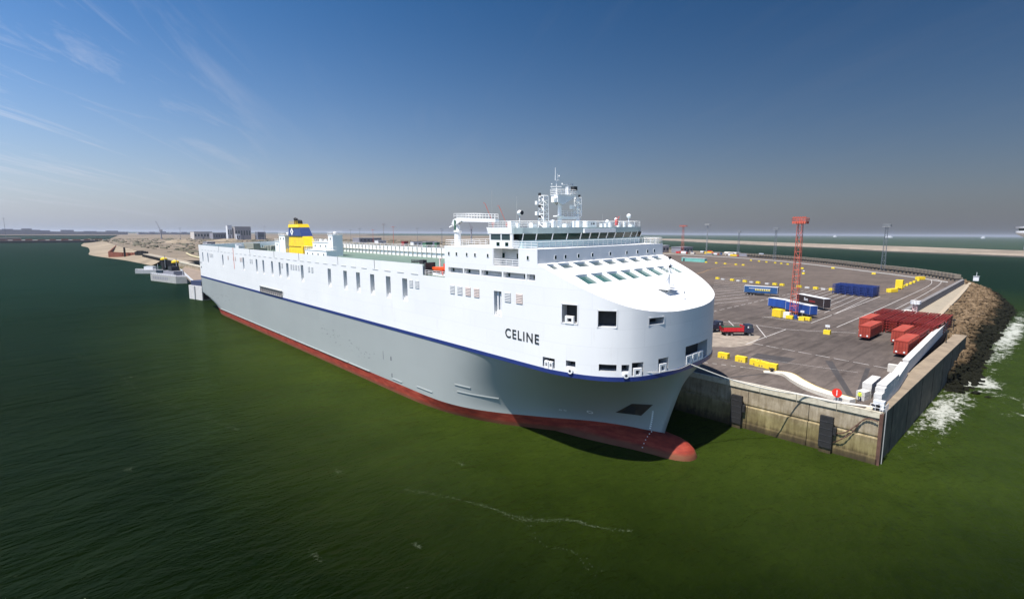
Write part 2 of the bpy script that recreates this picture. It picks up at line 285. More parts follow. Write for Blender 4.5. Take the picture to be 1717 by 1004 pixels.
# ================================================================== SEA
def sea_material():
    m, n, l, b = P('sea_water'); tcd = n.new('ShaderNodeTexCoord'); pos = tcd.outputs['Object']
    s = n.new('ShaderNodeSeparateXYZ'); l.new(pos, s.inputs[0]); X, Y = s.outputs[0], s.outputs[1]
    def nz_(scale, det=5, ro=0.55, st=(1, 1, 1), rot=0, dis=0):
        mp_ = n.new('ShaderNodeMapping'); mp_.inputs['Scale'].default_value = st; mp_.inputs['Rotation'].default_value = (0, 0, rot); l.new(pos, mp_.inputs[0])
        t = n.new('ShaderNodeTexNoise'); t.inputs['Scale'].default_value = scale; t.inputs['Detail'].default_value = det; t.inputs['Roughness'].default_value = ro; t.inputs['Distortion'].default_value = dis; l.new(mp_.outputs[0], t.inputs[0]); return t.outputs[0]
    A = lambda op, a, b_=None, cl=False: mth(n, l, op, a, b_, cl)
    # sediment green by ship and quay; near-camera shadow painted into the water colour
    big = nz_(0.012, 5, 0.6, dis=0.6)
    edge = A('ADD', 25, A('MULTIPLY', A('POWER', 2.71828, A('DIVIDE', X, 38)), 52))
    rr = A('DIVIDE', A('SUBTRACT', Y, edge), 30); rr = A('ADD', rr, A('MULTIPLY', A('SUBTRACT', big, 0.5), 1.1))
    silt_shade = ramp(n, l, A('ADD', A('MULTIPLY', rr, 0.5), 0.4), [(0.10, (0, 0, 0)), (0.46, (0.46, 0.46, 0.46)), (0.82, (1, 1, 1))])
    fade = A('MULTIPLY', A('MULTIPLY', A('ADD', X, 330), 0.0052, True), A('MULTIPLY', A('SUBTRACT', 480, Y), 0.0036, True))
    silt_shade = A('MULTIPLY', silt_shade, fade)
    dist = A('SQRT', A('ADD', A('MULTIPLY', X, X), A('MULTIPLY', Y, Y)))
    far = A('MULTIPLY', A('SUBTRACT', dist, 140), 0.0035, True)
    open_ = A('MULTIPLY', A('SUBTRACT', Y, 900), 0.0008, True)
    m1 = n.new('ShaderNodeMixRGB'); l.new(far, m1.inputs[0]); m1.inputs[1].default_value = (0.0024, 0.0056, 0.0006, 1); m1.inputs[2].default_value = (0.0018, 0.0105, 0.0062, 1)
    m2 = n.new('ShaderNodeMixRGB'); l.new(silt_shade, m2.inputs[0]); l.new(m1.outputs[0], m2.inputs[1]); m2.inputs[2].default_value = (0.0225, 0.0365, 0.0050, 1)
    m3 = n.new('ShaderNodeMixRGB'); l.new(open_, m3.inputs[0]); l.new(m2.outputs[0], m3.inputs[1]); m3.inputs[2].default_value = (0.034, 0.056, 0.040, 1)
    mot = nz_(0.09, 6, 0.65, (1, 1, 1), 0.6)
    m4 = n.new('ShaderNodeMixRGB'); m4.blend_type = 'MULTIPLY'; m4.inputs[0].default_value = 1; l.new(m3.outputs[0], m4.inputs[1]); l.new(ramp(n, l, mot, [(0.3, (0.78, 0.8, 0.8)), (0.7, (1.15, 1.12, 1.1))]), m4.inputs[2])
    fin = nz_(0.9, 6, 0.7, (1, 0.4, 1), 0.7, 0.6); m7 = n.new('ShaderNodeMixRGB'); m7.blend_type = 'MULTIPLY'; m7.inputs[0].default_value = 1; l.new(m4.outputs[0], m7.inputs[1]); l.new(ramp(n, l, fin, [(0.32, (0.84, 0.86, 0.86)), (0.68, (1.16, 1.13, 1.1))]), m7.inputs[2]); m4 = m7
    # surf where the swell meets the stones and the wall end
    f1 = nz_(0.22, 9, 0.72, (1, 0.55, 1), 0.5, 1.2)
    def ell(cx0, cy0, rx, ry): 
        a = A('DIVIDE', A('SUBTRACT', X, cx0), rx); c_ = A('DIVIDE', A('SUBTRACT', Y, cy0), ry)
        return A('SUBTRACT', 1.0, A('SQRT', A('ADD', A('MULTIPLY', a, a), A('MULTIPLY', c_, c_))), True)
    surf = A('MAXIMUM', A('MULTIPLY', ell(-12, 164, 8, 16), 1.15), A('MULTIPLY', ell(-14, 134, 7, 46), 0.86))
    surf = A('MAXIMUM', surf, A('MULTIPLY', ell(-11.5, 255, 6, 130), 0.95))
    surf = A('MAXIMUM', surf, A('MULTIPLY', ell(-3, 150, 22, 55), 0.42))
    fm = A('ADD', A('MULTIPLY', surf, 0.50), A('ADD', A('MULTIPLY', A('SUBTRACT', f1, 0.5), 0.9), A('MULTIPLY', A('SUBTRACT', nz_(1.1, 8, 0.75, (1, 0.6, 1), 0.5, 0.8), 0.5), 0.75)))
    foam = ramp(n, l, fm, [(0.26, (0, 0, 0)), (0.42, (0.72, 0.72, 0.72))])
    m5 = n.new('ShaderNodeMixRGB'); l.new(foam, m5.inputs[0]); l.new(m4.outputs[0], m5.inputs[1]); m5.inputs[2].default_value = (0.52, 0.53, 0.49, 1)
    w1 = nz_(0.42, 4, 0.55, (1, 0.42, 1), 0.75, 0.4); w2 = nz_(1.5, 4, 0.6, (1, 0.5, 1), 0.55, 0.3); w3 = nz_(0.10, 3, 0.5, (1, 0.5, 1), 0.9)
    h = A('ADD', A('ADD', A('MULTIPLY', w1, 0.55), A('MULTIPLY', w2, 0.22)), A('MULTIPLY', w3, 0.9))
    bp = n.new('ShaderNodeBump'); bp.inputs['Strength'].default_value = 1.0; bp.inputs['Distance'].default_value = 1.25; l.new(h, bp.inputs['Height'])
    # diffuse water colour, and the sky mirrored in the ripples; wave slopes keep the mirror weak even at grazing view
    n.remove(b); o_ = next(k for k in n if k.type == 'OUTPUT_MATERIAL'); df = n.new('ShaderNodeBsdfDiffuse'); gl_ = n.new('ShaderNodeBsdfGlossy'); fr = n.new('ShaderNodeFresnel'); ms = n.new('ShaderNodeMixShader')
    fr.inputs['IOR'].default_value = 1.33; l.new(m5.outputs[0], df.inputs['Color']); l.new(bp.outputs[0], df.inputs['Normal']); l.new(bp.outputs[0], gl_.inputs['Normal']); l.new(bp.outputs[0], fr.inputs['Normal'])
    gl_.inputs['Color'].default_value = (0.68, 0.95, 0.62, 1); l.new(A('ADD', A('ADD', 0.10, A('MULTIPLY', far, 0.16)), A('MULTIPLY', foam, 0.5)), gl_.inputs['Roughness'])
    gust = ramp(n, l, nz_(0.018, 4, 0.6, (1, 0.4, 1), 0.8), [(0.35, (0.55,) * 3), (0.65, (1.25,) * 3)])
    k_ = A('MULTIPLY', A('MULTIPLY', fr.outputs[0], 0.30), gust); k_ = A('MINIMUM', k_, A('SUBTRACT', 0.085, A('MULTIPLY', open_, 0.025)))
    l.new(k_, ms.inputs[0]); l.new(df.outputs[0], ms.inputs[1]); l.new(gl_.outputs[0], ms.inputs[2]); l.new(ms.outputs[0], o_.inputs['Surface'])
    return m
b = MB(); n_ = 96
rings = [0, 60, 300, 1500, 7000, 38000]
for r in rings[1:]:
    for i in range(n_): b.pt((r * math.cos(2 * math.pi * i / n_), r * math.sin(2 * math.pi * i / n_), 0))
b.pt((0, 0, 0))
for i in range(n_): b.f.append([n_ * (len(rings) - 1), i, (i + 1) % n_]); b.m.append(0)
for k in range(len(rings) - 2):
    for i in range(n_): b.f.append([k * n_ + i, (k + 1) * n_ + i, (k + 1) * n_ + (i + 1) % n_, k * n_ + (i + 1) % n_]); b.m.append(0)
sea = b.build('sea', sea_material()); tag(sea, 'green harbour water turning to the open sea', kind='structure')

# ================================================================== LAND
def ground_mat(name, base, base2, scale=0.03, fine=0.5, bump=0.2, patch=None):
    m, n, l, b = P(name); tcd = n.new('ShaderNodeTexCoord'); pos = tcd.outputs['Object']
    t = n.new('ShaderNodeTexNoise'); t.inputs['Scale'].default_value = scale; t.inputs['Detail'].default_value = 9; t.inputs['Roughness'].default_value = 0.62; t.inputs['Distortion'].default_value = 0.4; l.new(pos, t.inputs[0])
    c = ramp(n, l, t.outputs[0], [(0.32, base), (0.68, base2)])
    t2 = n.new('ShaderNodeTexNoise'); t2.inputs['Scale'].default_value = fine; t2.inputs['Detail'].default_value = 8; t2.inputs['Roughness'].default_value = 0.75
    mp_ = n.new('ShaderNodeMapping'); mp_.inputs['Scale'].default_value = (1, 0.3, 1); l.new(pos, mp_.inputs[0]); l.new(mp_.outputs[0], t2.inputs[0])
    mm = n.new('ShaderNodeMixRGB'); mm.blend_type = 'MULTIPLY'; mm.inputs[0].default_value = 1; l.new(c, mm.inputs[1]); l.new(ramp(n, l, t2.outputs[0], [(0.3, (0.66,) * 3), (0.7, (1.26,) * 3)]), mm.inputs[2]); cur = mm.outputs[0]
    if patch:
        s = n.new('ShaderNodeSeparateXYZ'); l.new(pos, s.inputs[0])
        yy = mth(n, l, 'ADD', s.outputs[1], mth(n, l, 'MULTIPLY', t.outputs[0], 12))
        f = mth(n, l, 'MULTIPLY', mth(n, l, 'SUBTRACT', yy, patch[0]), 1 / patch[1], True)
        m2 = n.new('ShaderNodeMixRGB'); l.new(mth(n, l, 'MULTIPLY', f, 0.85), m2.inputs[0]); l.new(cur, m2.inputs[1]); m2.inputs[2].default_value = (*patch[2], 1)
        m6 = n.new('ShaderNodeMixRGB'); m6.blend_type = 'MULTIPLY'; m6.inputs[0].default_value = 1; l.new(m2.outputs[0], m6.inputs[1]); l.new(ramp(n, l, t.outputs[0], [(0.3, (0.85,) * 3), (0.7, (1.15,) * 3)]), m6.inputs[2]); cur = m6.outputs[0]
        # paving seams, 6 m bays
        br = n.new('ShaderNodeTexBrick'); br.inputs['Scale'].default_value = 1; br.inputs['Brick Width'].default_value = 12; br.inputs['Row Height'].default_value = 6; br.inputs['Mortar Size'].default_value = 0.06; br.inputs['Mortar Smooth'].default_value = 0.4
        br.inputs['Color1'].default_value = (1, 1, 1, 1); br.inputs['Color2'].default_value = (0.93, 0.93, 0.93, 1); br.inputs['Mortar'].default_value = (0.72, 0.72, 0.72, 1); l.new(pos, br.inputs[0])
        m3 = n.new('ShaderNodeMixRGB'); m3.blend_type = 'MULTIPLY'; m3.inputs[0].default_value = 0.8; l.new(cur, m3.inputs[1]); l.new(br.outputs[0], m3.inputs[2]); cur = m3.outputs[0]
        t9 = n.new('ShaderNodeTexNoise'); t9.inputs['Scale'].default_value = 0.16; t9.inputs['Detail'].default_value = 9; t9.inputs['Roughness'].default_value = 0.75; t9.inputs['Distortion'].default_value = 0.8; l.new(pos, t9.inputs[0])
        m9 = n.new('ShaderNodeMixRGB'); m9.blend_type = 'MULTIPLY'; m9.inputs[0].default_value = 1; l.new(cur, m9.inputs[1]); l.new(ramp(n, l, t9.outputs[0], [(0.30, (1.22,) * 3), (0.42, (1,) * 3), (0.60, (1,) * 3), (0.70, (0.62,) * 3)]), m9.inputs[2]); cur = m9.outputs[0]
        # tyre sweeps
        mp2 = n.new('ShaderNodeMapping'); mp2.inputs['Scale'].default_value = (0.35, 0.02, 1); mp2.inputs['Rotation'].default_value = (0, 0, 0.9); l.new(pos, mp2.inputs[0])
        t4 = n.new('ShaderNodeTexNoise'); t4.inputs['Scale'].default_value = 2.2; t4.inputs['Detail'].default_value = 4; t4.inputs['Distortion'].default_value = 0.7; l.new(mp2.outputs[0], t4.inputs[0])
        m4 = n.new('ShaderNodeMixRGB'); m4.blend_type = 'MULTIPLY'; m4.inputs[0].default_value = 1; l.new(cur, m4.inputs[1]); l.new(ramp(n, l, t4.outputs[0], [(0.52, (1,) * 3), (0.66, (0.70,) * 3)]), m4.inputs[2]); cur = m4.outputs[0]
    l.new(cur, b.inputs['Base Color']); b.inputs['Roughness'].default_value = 0.9; b.inputs['Specular IOR Level'].default_value = 0.25
    bp = n.new('ShaderNodeBump'); bp.inputs['Strength'].default_value = bump; bp.inputs['Distance'].default_value = 0.1; l.new(t2.outputs[0], bp.inputs['Height']); l.new(bp.outputs[0], b.inputs['Normal'])
    return m
ASPH = ground_mat('asphalt_paving', (0.086, 0.070, 0.062), (0.122, 0.100, 0.088), patch=(262, 22, (0.112, 0.088, 0.073)))
SAND = ground_mat('sandy_ground', (0.125, 0.10, 0.072), (0.235, 0.19, 0.14), 0.006, 0.03)
BEACH = ground_mat('beach_sand', (0.21, 0.17, 0.12), (0.28, 0.23, 0.165), 0.01, 0.05)
WAVE = [(-46.5, 401), (-55, 417), (-64.2, 433.8), (-75, 450), (-86.5, 465.4), (-112.2, 495.6), (-145.3, 538.2), (-183.6, 579.6), (-233.5, 618.1), (-287.8, 650)]
yard = [(-300, 92.6), (-19.4, 92.6), (-19.4, 122), (-21.8, 190), (-30, 204), (-36.2, 208), (-41.0, 397)] + WAVE[1:] + [(-360, 655), (-430, 560), (-400, 420)]
b = MB(); b.prism(yard, 6.0, ZQ)
tag(b.build('yard_pavement', ASPH), 'brown grey asphalt of the quay yard', kind='structure')
land = [(-560, 100), (-640, 96), (-760, 100), (-900, 104), (-1400, 120), (-1900, 150), (-4200, 400), (-4200, 3600), (-2600, 3600), (-1500, 2100), (-900, 1300), (-520, 860), (-330, 760), (-262, 650), (-430, 400), (-560, 300)]
b = MB(); b.prism(land, -1.0, 7.7)
tag(b.build('sandy_ground', SAND), 'pale sandy ground behind the quays', kind='structure')
# beach apron with a gentle slope
b = MB(); sh = [(-640, 96, 14), (-760, 99, 26), (-860, 103, 44), (-980, 106, 60), (-1150, 110, 52), (-1400, 119, 48), (-1600, 128, 60), (-1900, 149, 60)]
sh2 = catmull(sh, 6)
for (x0, y0, w0), (x1, y1, w1) in zip(sh2, sh2[1:]):
    for k in range(4):
        za, zb = 7.4 * (1 - k / 4) ** 1.6 - 0.6 * k / 4, 7.4 * (1 - (k + 1) / 4) ** 1.6 - 0.6 * (k + 1) / 4
        b.face([(x0, y0 + 1 - w0 * k / 4, za), (x1, y1 + 1 - w1 * k / 4, za), (x1, y1 + 1 - w1 * (k + 1) / 4, zb), (x0, y0 + 1 - w0 * (k + 1) / 4, zb)])
tag(b.build('beach', BEACH, smooth=True), 'pale sand beach running down to the harbour water', kind='structure')
# breakwater on the far side of the entrance
nearb = [(500, 1150), (-46, 1190), (-120, 1240), (-250, 1310), (-415, 1500), (-615, 1660), (-925, 1915), (-1280, 2280), (-1900, 2900)]
b = MB()
prof = [(0, -0.5), (10, 2.2), (22, 4.6), (60, 5.6), (200, 5.2), (330, 4.0), (380, -0.5)]
for (x0, y0), (x1, y1) in zip(nearb, nearb[1:]):
    d = Vector((x1 - x0, y1 - y0)).normalized(); nn = Vector((0.42, 0.9)).normalized()
    for (da, za), (db, zb) in zip(prof, prof[1:]):
        b.face([(x0 + nn.x * da, y0 + nn.y * da, za), (x0 + nn.x * db, y0 + nn.y * db, zb), (x1 + nn.x * db, y1 + nn.y * db, zb), (x1 + nn.x * da, y1 + nn.y * da, za)], 1 if za < 2.0 and da < 50 else 0)
tag(b.build('breakwater_land', [ground_mat('breakwater_ground', (0.18, 0.15, 0.115), (0.32, 0.265, 0.21), 0.006, 0.03), mat('dark_wet_stone', (0.035, 0.035, 0.028), 0.8, 0.3, 0.1)]), 'long low breakwater across the harbour entrance', kind='structure')
# far left pier
pr = thing('far_pier', 'long dark pier with rusty rail across the water beside the beach', 'pier', (-2090, -300, 0))
o_ = (2090, 300, 0)
MB(o_).box(-2150, -2030, -1400, 165, -1, 6.6).build('pier_deck', BROWN, pr)
MB(o_).box(-2030, -2026, -1400, 165, -1, 4.3).build('dark_fender_face', BLACK, pr)
for i in range(60): MB(o_).box(-2040, -2036, -1400 + i * 26, -1400 + i * 26 + 14 + (i * 7 % 5), 6.6, 9.0 + (i % 3) * .8).build('rusty_rail', RUST, pr)
# ================================================================== QUAY WALL
def quay_conc():
    m, n, l, b = P('quay_concrete'); tcd = n.new('ShaderNodeTexCoord'); geo = n.new('ShaderNodeNewGeometry'); pos = geo.outputs['Position']
    s = n.new('ShaderNodeSeparateXYZ'); l.new(pos, s.inputs[0])
    t = n.new('ShaderNodeTexNoise'); t.inputs['Scale'].default_value = 0.35; t.inputs['Detail'].default_value = 10; t.inputs['Roughness'].default_value = 0.68; l.new(pos, t.inputs[0])
    mp_ = n.new('ShaderNodeMapping'); mp_.inputs['Scale'].default_value = (1.3, 1.3, 0.16); l.new(pos, mp_.inputs[0])
    t2 = n.new('ShaderNodeTexNoise'); t2.inputs['Scale'].default_value = 1.2; t2.inputs['Detail'].default_value = 8; t2.inputs['Roughness'].default_value = 0.7; l.new(mp_.outputs[0], t2.inputs[0])
    c = ramp(n, l, t.outputs[0], [(0.3, (0.18, 0.14, 0.095)), (0.5, (0.31, 0.26, 0.185)), (0.7, (0.42, 0.365, 0.275))])
    mm = n.new('ShaderNodeMixRGB'); mm.blend_type = 'MULTIPLY'; mm.inputs[0].default_value = 0.9; l.new(c, mm.inputs[1]); l.new(ramp(n, l, t2.outputs[0], [(0.34, (0.62, 0.58, 0.5)), (0.6, (1.06, 1.05, 1.03))]), mm.inputs[2])
    zz = mth(n, l, 'ADD', s.outputs[2], mth(n, l, 'MULTIPLY', mth(n, l, 'SUBTRACT', t2.outputs[0], 0.5), 2.2))
    zz = mth(n, l, 'DIVIDE', zz, 9.0)
    st = ramp(n, l, zz, [(0.03, (0.16, 0.14, 0.08)), (0.13, (0.30, 0.27, 0.15)), (0.20, (0.62, 0.60, 0.36)), (0.33, (0.70, 0.70, 0.45)), (0.46, (0.86, 0.84, 0.66)), (0.56, (1, 1, 1))])
    m2 = n.new('ShaderNodeMixRGB'); m2.blend_type = 'MULTIPLY'; m2.inputs[0].default_value = 1; l.new(mm.outputs[0], m2.inputs[1]); l.new(st, m2.inputs[2])
    l.new(m2.outputs[0], b.inputs['Base Color']); b.inputs['Roughness'].default_value = 0.88
    bp = n.new('ShaderNodeBump'); bp.inputs['Strength'].default_value = 0.5; bp.inputs['Distance'].default_value = 0.15; l.new(t.outputs[0], bp.inputs['Height']); l.new(bp.outputs[0], b.inputs['Normal'])
    return m
QC = quay_conc()
qw = thing('quay_wall', 'stained concrete quay wall between the water and the yard', 'quay wall', (-17, YQ, 0))
# panels, 9.9 m long, each with a foot that steps out below half height
b = MB(); Lp = 9.86
def panel_mesh(b, Lp):
    prof = [(0.0, 7.35), (0.0, 4.5), (-0.12, 4.45), (-0.12, 4.2), (0.22, 4.05), (0.22, 1.2), (0.34, 0.9), (0.34, -2.0)]
    for (a, za), (c, zc_) in zip(prof, prof[1:]):
        b.face([(0, -a + .0, za), (0, -c, zc_), (-Lp, -c, zc_), (-Lp, -a, za)][::-1])
    ring = [( -a, z) for a, z in prof] + [(2.4, -2.0), (2.4, 7.35)]
    b.face([(0, y, z) for y, z in ring][::-1]); b.face([(-Lp, y, z) for y, z in ring])
    b.face([(0, 0, 7.35), (0, 2.4, 7.35), (-Lp, 2.4, 7.35), (-Lp, 0, 7.35)])
panel_mesh(b, Lp); p0 = b.build('wall_panel', QC, qw)
for i in range(1, 53): share(p0, (-i * 9.95, 0, 0), qw)
b = MB(); b.box(-5.9, 0, -0.22, 2.3, 7.35, 8.12); b.box(-5.9, 0, -0.22, 0.22, 8.12, 8.32)
for j in range(3): b.box(-5.4 + j * 2, -4.6 + j * 2, 0.5, 1.1, 8.12, 8.15)
c0 = b.build('coping_block', mat('coping_concrete', (0.50, 0.46, 0.36), 0.85, 0.15, 0.6, bump=0.5, bscale=2, dirt=(0.24, 0.20, 0.14), dirt_amt=0.8, dscale=0.9), qw)
for i in range(1, 88): share(c0, (-i * 5.97, 0, 0), qw)
# wall end, facing the rocks
b = MB(); b.box(-0.3, 0.22, 0.06, 1.1, -2, 8.1)
for i in range(15):
    y0 = 1.16 + i * 6.1; b.box(-2.35, 0.18 if i % 2 else 0.1, y0, y0 + 6.04, -2, 7.9 + (i % 3) * .02)
ew = b.build('end_wall', mat('shade_dark_concrete', (0.085, 0.07, 0.05), .9, .3, .4, bump=.5, bscale=2, dirt=(.2, .16, .1), dirt_amt=.5), qw)  # shade of this side painted in as darker concrete, plus dirt
b = MB(); b.box(-2.4, 0.28, 2.4, 92.0, 7.94, 8.14); b.build('end_ledge', mat('ledge_brown', (.24, .19, .135), .9, .18, .4, bump=.5, bscale=2, dirt=(.12, .095, .07), dirt_amt=.7, dscale=.35), qw)
# joint steel corner
MB().box(-0.16, 0.34, -0.34, 0.06, -1, 8.1).build('steel_corner_guard', mat('rusty_steel', (0.10, 0.05, 0.035), 0.7, 0.3, 1), qw)
MB().tube((0.42, 0.8, -1), (0.42, 0.8, 8.6), 0.07).build('standpipe', STEEL, qw)
# fenders
def fender(x, label):
    f = thing('fender', label, 'fender', (x, YQ - 0.75, 0), 0, 'fenders on the quay wall')
    b = MB(); b.box(-0.95, 0.95, -0.55, 0.0, 0.9, 6.1); b.build('fender_panel', BLACK, f)
    b = MB(); b.box(-0.85, 0.85, -0.35, 0.3, -1.0, 0.88); b.build('fender_foot', QC, f)
    [MB().tube((k, 0.02, z), (k, 0.74, z), 0.38, 10).build('fender_cone', BLACK, f) for k in (-0.45, 0.45) for z in (2.0, 4.6)]; MB().box(0.95, 1.35, -0.2, 0.4, 3.2, 4.4).build('side_bracket', BLACK, f)
    [MB().box(-0.9, 0.9, -0.6, -0.55, z, z + 0.05).build('panel_seam', mat('dark_steel', (0.05, 0.05, 0.055), 0.5, 0.2, 2), f) for z in (1.9, 3.0, 4.1, 5.2)]
    return f
fender(-23.9, 'black rubber fender panel on the sunlit end of the quay wall')
fender(-38.4, 'black fender half in the shadow of the ship bow at the quay')
# ladder-like chain on the wall
ch = thing('mooring_chain', 'rusty slack chain hanging across the quay wall beside the black fender', 'chain', (-20, YQ - 0.3, 6.5))
b = MB((20, -(YQ - 0.3), -6.5)); pts = catmull([(-22.6, YQ - .35, 3.4), (-21.4, YQ - .6, 4.0), (-20.2, YQ - .4, 5.3), (-19.1, YQ - .3, 6.7), (-18.2, YQ - .32, 7.0), (-17.3, YQ - .4, 6.9)], 5)
for i, (p, q) in enumerate(zip(pts, pts[1:])): b.tube(p, q, 0.07 if i % 2 else 0.11, 5)
pts = catmull([(-22.9, YQ - .35, 1.8), (-21.6, YQ - .8, 3.0), (-20.4, YQ - .5, 4.4), (-19.5, YQ - .4, 6.3)], 5)
for i, (p, q) in enumerate(zip(pts, pts[1:])): b.tube(p, q, 0.06 if i % 2 else 0.1, 5)
b.build('chain_links', mat('rusty_steel', (0.1, 0.05, 0.04)), ch)
# quay edge marks and bollards
def bollard(x, y, label):
    t = thing('bollard', label, 'bollard', (x, y, ZQ), 0, 'bollards on the quay edge')
    MB().box(-0.6, 0.6, -0.5, 0.5, 0, 0.12).build('base_plate', BLACK, t); MB().lathe((0, 0, 0.12), [(0.3, 0), (0.24, 0.35), (0.5, 0.55), (0.5, 0.7), (0.05, 0.8)], 10).build('bollard_head', BLACK, t)
bollard(-37.3, 103.9, 'dark bollard beside the curved white kerb on the quay')
bollard(-17.8, 93.5, 'dark bollard on the very corner of the quay')
# ================================================================== YARD MARKINGS
LINEW = mat('white_road_paint', (0.50, 0.48, 0.46), 0.8, 0.2, 1.5, dirt=(0.16, 0.14, 0.13), dirt_amt=0.8, dscale=0.9)
LINEY = mat('orange_road_paint', (0.48, 0.26, 0.07), 0.8, 0.2, 1.5, dirt=(0.16, 0.13, 0.1), dirt_amt=0.8, dscale=0.9)
def lines(name, segs, m, w=0.2, z=ZQ + 0.006, label=''):
    b = MB()
    for s_ in segs:
        (p, q) = s_[:2]; ww = s_[2] if len(s_) > 2 else w
        d = Vector((q[0] - p[0], q[1] - p[1])).normalized(); nx, ny = -d.y * ww / 2, d.x * ww / 2
        b.face([(p[0] - nx, p[1] - ny, z), (q[0] - nx, q[1] - ny, z), (q[0] + nx, q[1] + ny, z), (p[0] + nx, p[1] + ny, z)])
    return tag(b.build(name, m), label, kind='structure')
def dash(p, q, on=1.5, off=1.5):
    p = Vector(p); q = Vector(q); ln = (q - p).length; r = []; t = 0
    while t < ln: r.append((tuple(p.lerp(q, t / ln)), tuple(p.lerp(q, min(1, (t + on) / ln))))); t += on + off
    return r
def poly(pts): return list(zip(pts, pts[1:]))
seg = poly(catmull([(-38.6, 170), (-40.7, 206), (-41.9, 249.9), (-44.2, 310.9), (-47.3, 366), (-50.8, 395.7), (-59.2, 425.1), (-66.6, 438.6), (-84, 452), (-120, 492)], 6))
seg += poly(catmull([(-44.3, 171), (-45.3, 221.3), (-47.2, 282), (-49, 334.6), (-51.5, 371.6), (-56.4, 401.4), (-61.9, 414.7)], 6))
seg += poly([(-75, 153.6), (-61.4, 156.2), (-52.9, 155.8), (-43.9, 160.7), (-38, 165)])
seg += [((-52.9, 155.8), (-52, 126.6)), ((-51.9, 139), (-61.4, 156.2)), ((-70.3, 157.3), (-64.4, 148.3)), ((-66.2, 172.6), (-63.7, 177.4)), ((-66, 174), (-51.8, 173)), ((-51.8, 173), (-55, 272.8))]
for k in range(11): seg.append(((-92.7 - k * 4.9, 190 + k * 10.5), (-88 - k * 4.9, 214 + k * 12), 0.28))
for k in range(9): seg.append(((-52.5 - k * 3.4, 196 + k * 3.6 if k < 6 else 216), (-57.5 - k * 3.4, 272 + k * 3), 0.2))
seg += poly([(-57, 276), (-66, 286), (-86, 292)])
seg += dash((-82.6, 165), (-85.8, 275), 4, 2.4)
seg += dash((-51.7, 129.2), (-22, 125.2), 3, 0.8) + dash((-50.3, 101.6), (-43, 104), 0.9, 0.9) + [((-43, 104), (-36.5, 105.5), 0.12), ((-48, 113), (-26, 117), 0.1)]
lines('white_road_markings', seg, LINEW, 0.22, label='white lane lines and parking bays painted on the yard')
seg = poly(catmull([(-168, 316), (-177, 350), (-186.2, 378.6), (-194, 420.3), (-193.2, 447.2), (-178.6, 450)], 5))
seg += [((-55.0 - j * .6, 292 + j * 12), (-60.5 - j * .5, 286 + j * 12), 0.5) for j in range(9)]
seg += [((-190 - 4 * k, 455 + 4 * k), (-196 - 4 * k, 442 + 4 * k), 0.5) for k in range(7)]
lines('orange_road_markings', seg, LINEY, 0.35, z=ZQ + 0.010, label='orange yellow painted marks on the far yard')
# patches of other paving
b = MB(); b.face([(-46.1, 118.9, ZQ + .004), (-45.7, 114.2, ZQ + .004), (-38.2, 114.0, ZQ + .004), (-38.3, 120.1, ZQ + .004)][::-1])
b.face([(-33.5, 123, ZQ + .004), (-32.2, 123.4, ZQ + .004), (-21.6, 97.2, ZQ + .004), (-22.4, 96.9, ZQ + .004)]); b.face([(-26, 122.5, ZQ + .004), (-25.2, 122.5, ZQ + .004), (-21.6, 101, ZQ + .004), (-22.4, 100.8, ZQ + .004)])
b.face([(-41.8, 93.8, ZQ + .004), (-41.2, 93.9, ZQ + .004), (-37.2, 103.4, ZQ + .004), (-37.6, 103.6, ZQ + .004)])
tag(b.build('asphalt_repairs', mat('new_asphalt', (0.045, 0.040, 0.040), 0.9, 0.2, 0.4)), 'darker asphalt repair strips in the yard', kind='structure')
b = MB(); ang = [(-80, 116), (-57, 117), (-52.5, 121), (-50.8, 127), (-52.0, 133), (-53.5, 139.5), (-58.7, 142), (-66, 143), (-80, 143)]
b.face([(x, y, ZQ + .004) for x, y in ang]); tag(b.build('pale_paving', mat('sandy_paving', (0.24, 0.20, 0.16), 0.9, 0.25, 0.5, dirt=(0.42, 0.37, 0.3), dirt_amt=0.8, dscale=0.35)), 'pale sandy patch of paving under the red truck', kind='structure')
WL = [(-420, 640), (-349.2, 621), (-294.1, 608), (-240.3, 583), (-191, 549), (-144.9, 502.6), (-108.4, 461.8), (-79.8, 430), (-59.6, 403.5), (-46.5, 386)]
b = MB(); wl = catmull(WL, 3)
for p, q in zip(wl, wl[1:]): b.rbox(p, q, 0.8, ZQ - .2, ZQ + 0.42)
tag(b.build('boundary_kerb', CONC), 'long pale concrete kerb curving along the wave wall', 'kerb')
# ================================================================== SEA WALL AND ROCKS
sw = thing('sea_wall', 'long dark concrete sea wall with a walkway above the rocks', 'sea wall', (-36, 210, 0)); o_ = (36, -210, 0)
MB(o_).rbox((-36.2, 207.5), (-41.0, 398), 1.5, 4.5, 9.7).build('wall_stem', mat('dark_wall_concrete', (0.17, 0.16, 0.16), 0.9, 0.15, 0.3, dirt=(0.3, 0.27, 0.22), dirt_amt=0.5), sw)
MB(o_).prism([(-35.4, 205), (-24.5, 200), (-21.9, 191), (-19.0, 187.5), (-26.5, 212), (-28.6, 240), (-35.0, 380), (-38.5, 402), (-40.2, 398)], 4.0, 6.9).build('walkway', CONCB, sw)
b = MB(o_)
for p, q in poly([(-27.8, 216), (-29.6, 250), (-32.0, 300), (-34.8, 350), (-37.8, 400)]): b.rbox(p, q, 1.3, 5.5, 7.95)
b.build('parapet', mat('tan_concrete', (0.36, 0.30, 0.22), 0.9, 0.14, 0.4, dirt=(0.2, 0.16, 0.11), dirt_amt=0.6), sw)
MB(o_).rbox((-33.2, 210), (-35.9, 211), 5.0, 6, 10.4).build('wall_end_block', CONC, sw)
ww = thing('wave_wall', 'curved row of concrete wave breaker blocks at the far yard edge', 'wave wall', (-60, 440, 0))
wb = None; path = catmull(WAVE, 10); acc = 0; pos_prev = path[0]; b = MB()
